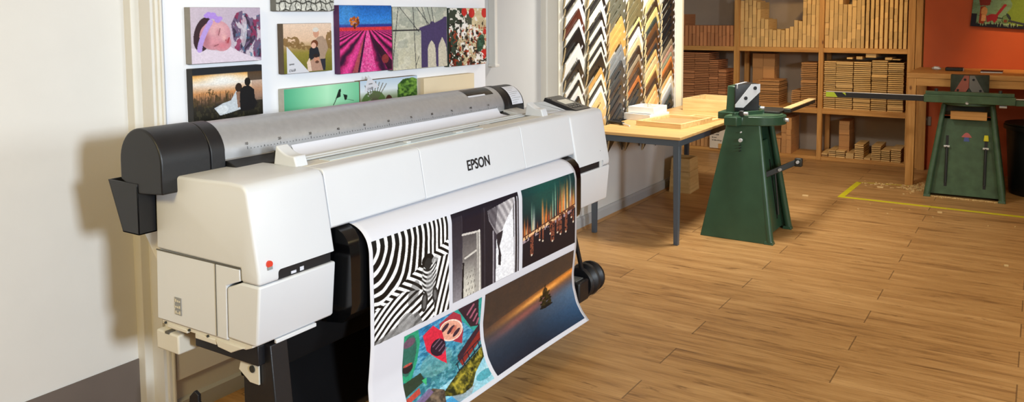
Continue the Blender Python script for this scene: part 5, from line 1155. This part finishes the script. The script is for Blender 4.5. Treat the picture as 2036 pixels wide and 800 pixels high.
def stacks(bayname, zb, sts, tn, y0=FY + 0.03, depth=0.36, pitch=0.0205, th=0.0130, start=0):
    m, nm = tone[tn]
    for ci, (a_, b_, zt) in enumerate(sts):
        x0, x1 = px2x(a_), px2x(b_); r = random.Random(ci * 13 + int(zt * 100)); n = int((zt - zb) / pitch)
        for i in range(n):
            z = zb + 0.0005 + pitch * i; j = r.uniform(-.004, .004); yj = r.uniform(0, .022)
            piece('timber_strip', m, x0 + 0.003 + j * .5, x1 - 0.002 + j * .5, y0 + yj, y0 + depth, z, z + pitch - 0.0006 if r.random() < .12 else z + th,
                  '%s timber strip, %s up, %s stack, %s' % (nm, ORD[i], ORD[ci + start], bayname), 'timber strips, ' + bayname)
zs_ = 1.2055
columns('TL', 'top shelf of left bay', zs_, [(1342 + 8.2 * i, 1342 + 8.2 * i + 7.0, 1.44 if i else 1.57) for i in range(14)], 'R', (0.10, 0.16))
columns('TM', 'top shelf of middle bay', zs_, [(1470 + 8.3 * i, 1470 + 8.3 * i + 7.4, t_) for i, t_ in enumerate([1.72, 1.74, 1.74, 1.72, 1.70, 1.52, 1.51, 1.40, 1.39, 1.40, 1.39, 1.41, 1.43, 1.50, 1.49, 1.74, 1.74, 1.75, 1.74])][:19], 'W', (0.07, 0.15))
columns('TR', 'top shelf of right bay', zs_, [(1638 + 9.2 * i, 1638 + 9.2 * i + (8.6 if i < 8 else 6.8), 1.74 if i not in (4, 5) else 1.665) for i in range(18)], 'W', (0.06, 0.14))
zs_ = 0.5555
stacks('middle shelf of left bay', zs_, [(1330, 1372, 1.135), (1372, 1404, 1.135), (1404, 1424, 1.06), (1424, 1441, 0.965)], 'R')
columns('MMb', 'rear of middle shelf, middle bay', zs_, [(1486, 1508, 1.12), (1508, 1532, 1.12)], 'M', (0.12, 0.2), y0=9.34, depth=0.20)
stacks('middle shelf of middle bay', zs_, [(1508, 1551, 0.845), (1575, 1593, 0.75), (1593, 1624, 1.06)], 'M')
stacks('middle shelf of right bay', zs_, [(1638, 1663, 1.075), (1663, 1698, 1.085), (1699, 1734, 1.085), (1735, 1766, 1.09), (1767, 1798, 1.075)], 'W')
for i, (a_, b_, z0_, z1_) in enumerate(((1685, 1696, 1.067, 1.098), (1704, 1716, 1.067, 1.110), (1723, 1743, 1.088, 1.150), (1761, 1774, 1.067, 1.105), (1775, 1790, 1.067, 1.090))):
    piece('timber_block', W_PALE, px2x(a_), px2x(b_), FY + 0.035, FY + 0.37, z0_ + .024, z1_ + .01, 'loose block topping the stacks, %s from left, middle shelf of right bay' % ORD[i], 'loose blocks on the stacks')
zs_ = 0.0355
columns('BL', 'bottom shelf of left bay', zs_, [(1342 + 9.0 * i, 1342 + 9.0 * i + 7.8, 0.26 - 0.01 * (i % 3)) for i in range(9)], 'M', (0.09, 0.14))
columns('BM', 'bottom shelf of middle bay', zs_, [(1545, 1556, 0.20), (1557, 1567, 0.44), (1567, 1577, 0.43)], 'M', (0.05, 0.09))
piece('timber_block', W_MID, px2x(1543), px2x(1558), FY + 0.03, FY + 0.36, 0.2005, 0.226, 'flat brown timber block capping the shortest row, bottom shelf of middle bay', 'timber blocks, bottom shelf of middle bay')
columns('BR', 'rear of bottom shelf, right bay', zs_, [(1668, 1690, 0.42)], 'M', (0.05, 0.08), y0=9.26, depth=0.28)
stacks('bottom shelf of right bay', zs_, [(1634, 1650, 0.08), (1651, 1667, 0.12), (1667, 1686, 0.12), (1687, 1704, 0.10), (1705, 1724, 0.20), (1724, 1738, 0.06), (1739, 1758, 0.20), (1758, 1776, 0.16), (1777, 1797, 0.18)], 'W')
# paper sign taped to the bottom left bay
sg = thing('paper_sign', 'white paper sign with typed lines standing on the bottom shelf', 'sign', (-3.06, 9.098, 0.037), 0, world=False)
MB().box(-0.105, 0.105, -0.001, 0.0012, 0.0, 0.225).build('sheet', mat('pinkish_paper', 'dccdb8', 0.6), sg)
for i, s_ in enumerate(('OFF Tape', '14 x 60M', 'Brown', 'W Mouldings')):
    text('typed_line', s_, M_INK, sg, (-0.080, -0.002, 0.180 - 0.032 * i), (1, 0, 0), (0, 0, 1), 0.016, 0.95, 0.001, 0.01)
MB().box(0.0, 0.042, -0.012, -0.0015, 0.0, 0.055).build('wooden_wedge', M_PINE, sg, bevel=0.001)

# ================================================================== WORKBENCH, PAINTING, BIN
BO = (0.4, 8.6, 0)
bn = thing('workbench', 'plain pine workbench against the orange wall', 'bench', BO)
MB().box(-1.015, 2.6, 8.188, 9.115, 0.985, 1.030).build('bench_top', M_PINEX, bn, bevel=0.003)
MB().box(-0.936, 2.6, 8.195, 8.225, 0.915, 0.984).build('bench_rail', M_PINEX, bn, bevel=0.002)
for x, y in ((-1.005, 8.195), (-1.005, 9.04), (2.48, 8.195), (2.48, 9.04)):
    MB().box(x, x + 0.068, y, y + 0.06, 0.0, 0.984).build('leg', M_PINE, bn, bevel=0.002)
a = MB(); a.tube([(-0.86, 8.72, 1.045), (-0.84, 8.70, 1.05), (-0.81, 8.71, 1.047), (-0.79, 8.69, 1.044)], [0.010, 0.018, 0.018, 0.008], 12)
tag(a.build('metal_tool', M_STEEL, smooth=True), 'small shiny metal tool on the left end of the workbench', 'tool')
a = MB(); a.box(-0.745, -0.60, 8.62, 8.74, 1.031, 1.062)
b_ = thing('tool_case', 'flat black case lying on the workbench behind the far machine', 'case', (-0.67, 8.68, 1.03))
a.build('case_body', M_BLACK, b_, bevel=0.006)
MB().box(-0.61, -0.595, 8.64, 8.72, 1.031, 1.055).build('case_end', M_GREYP, b_, bevel=0.002)
b_ = thing('black_notebook', 'thin black notebook on the workbench at the right of the far machine', 'notebook', (-0.36, 8.60, 1.03))
MB().box(-0.45, -0.28, 8.50, 8.68, 1.031, 1.040).build('pages', M_PAPER, b_); MB().box(-0.452, -0.278, 8.498, 8.682, 1.040, 1.046).build('cover', M_BLACK, b_, bevel=0.002)
# painting hung on the orange wall, slightly askew
pt = thing('painting', 'green garden painting with red figures and dark grass hung on the orange wall', 'painting', (-0.585, 9.12, 1.442), 0, world=False)
pt.rotation_euler = (0, math.radians(4.0), 0)
MB().box(0, 0.54, -0.030, -0.001, 0.0, 0.39).build('canvas_frame', mat('dark_painting_edge', '15172a', 0.7), pt, off=(0, 0, 0))
grid_mesh('painted_picture', art_garden(), lambda u, v: np.stack([0.002 + (u / 1.2) * 0.536, np.full_like(u, -0.031), 0.388 - (v * 0.70 + 0.30) * 0.386], -1), print_mat(0.6), pt, (0, 0, 0))
sk = thing('wall_socket', 'pale double wall socket on the dark wall under the workbench', 'socket', (-0.94, 9.12, 0.49), 0, world=False)
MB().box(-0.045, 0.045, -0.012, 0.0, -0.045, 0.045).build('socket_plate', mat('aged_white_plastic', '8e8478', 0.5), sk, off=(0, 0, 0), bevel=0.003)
MB().box(-0.010, 0.010, -0.015, -0.011, 0.008, 0.028).build('switch', M_GREYP, sk, off=(0, 0, 0), bevel=0.001)
bi = thing('rubbish_bin', 'tall black plastic bin beside the far machine under the workbench', 'bin', (0.055, 8.36, 0), 0, world=False)
def ring(r, z, n=28): return [(r * math.cos(2 * PI * i / n), r * math.sin(2 * PI * i / n), z) for i in range(n)]
a = MB(); rs_ = [(0.245, 0.0), (0.252, 0.02), (0.285, 0.56), (0.305, 0.565), (0.305, 0.60), (0.285, 0.60), (0.270, 0.56), (0.235, 0.03)]
vs = [p for r, z in rs_ for p in ring(r, z)]; n = 28; fs = []
for k_ in range(len(rs_) - 1):
    for i in range(n): fs.append((k_ * n + i, k_ * n + (i + 1) % n, (k_ + 1) * n + (i + 1) % n, (k_ + 1) * n + i))
fs += [tuple(range(n)), tuple(range((len(rs_) - 1) * n, len(rs_) * n))]
a.add(vs, fs).build('bin_body', M_BIN, bi, smooth=True, angle=30)
a = MB().prism([(0.30 * math.cos(2 * PI * i / 24), 0.30 * math.sin(2 * PI * i / 24)) for i in range(24)], 0.600, 0.618, 'z')
a.build('bin_lid', M_BIN, bi, bevel=0.006)
a = MB(); 
for i, (az, w_) in enumerate(((-118, 7), (-108, 4))):
    p = []
    for t_ in (az, az + w_): 
        for z_ in (0.085, 0.125 if i else 0.105): p.append((0.262 * math.cos(math.radians(t_)), 0.262 * math.sin(math.radians(t_)), z_))
    a.add([p[0], p[2], p[3], p[1]], [(0, 1, 2, 3)])
a.build('bin_label', M_PAPER, bi)

# ================================================================== FLOOR TAPE, OFFCUTS, CHIPS
a = MB(); z1_ = 0.0012
def strip(p, q, w):
    d = (Vector(q) - Vector(p)).normalized(); n_ = Vector((-d.y, d.x)) * w / 2
    a.hexa([(p[0] + n_.x, p[1] + n_.y, 0.0002), (p[0] - n_.x, p[1] - n_.y, 0.0002), (q[0] - n_.x, q[1] - n_.y, 0.0002), (q[0] + n_.x, q[1] + n_.y, 0.0002),
            (p[0] + n_.x, p[1] + n_.y, z1_), (p[0] - n_.x, p[1] - n_.y, z1_), (q[0] - n_.x, q[1] - n_.y, z1_), (q[0] + n_.x, q[1] + n_.y, z1_)])
strip((-1.42, 7.365), (0.9, 7.335), 0.05); strip((-1.395, 7.39), (-1.375, 8.10), 0.05); strip((-1.38, 8.09), (-0.90, 8.17), 0.014)
tag(a.build('floor_tape', M_YEL), 'yellow marking tape outlining the floor around the far machine', 'tape')
def offcut(x, y, l, w, h, rz, lab, m=None):
    o = MB().box(-l / 2, l / 2, -w / 2, w / 2, 0, h).build('wood_offcut', m or M_PINEL, bevel=0.002); o.location = (x, y, 0.0003); o.rotation_euler = (0, 0, rz)
    tag(o, lab, 'offcut', 'wood offcuts on the floor')
exec_pts = [((-1.66, 7.23), 0.05, 'pale wood offcut on the floor right of the near green machine'),
            ((-0.62, 7.16), 0.035, 'small pale splinter on the floor in front of the yellow tape line'),
            ((-0.13, 5.85), 0.025, 'tiny pale offcut alone on the floor at the far right'),
            ((-1.17, 7.93), 0.05, 'pale wood offcut inside the taped area beside the rack')]
for (x, y), l, lab in exec_pts: offcut(x, y, l, l * 0.35, 0.012, 0.15, lab)
chips = MB(); r = random.Random(5)
def chip(x, y, s):
    a_ = r.uniform(0, PI); c, d = math.cos(a_), math.sin(a_); l, w, h = s * r.uniform(.6, 1.6), s * r.uniform(.3, .7), r.uniform(.002, .008)
    P = lambda u_, v_, z_: (x + u_ * c - v_ * d, y + u_ * d + v_ * c, z_)
    chips.hexa([P(-l, -w, .0003), P(l, -w, .0003), P(l, w, .0003), P(-l, w, .0003), P(-l, -w, h), P(l, -w, h), P(l, w, h), P(-l, w, h)])
for _ in range(90): chip(r.gauss(-0.90, .045), r.gauss(8.10, .11), .010)
for _ in range(110): chip(r.uniform(-0.76, -0.24), 7.80 - abs(r.gauss(0, .012)), .009)
for _ in range(40): chip(r.uniform(-1.35, -0.95), r.gauss(8.08, .05), .009)
for _ in range(14): chip(r.uniform(-1.2, 0.2), r.uniform(6.6, 7.8), .006)
tag(chips.build('wood_chips', M_PINEL), 'pale wood chips scattered round the foot of the far machine', 'wood chips', kind='stuff')
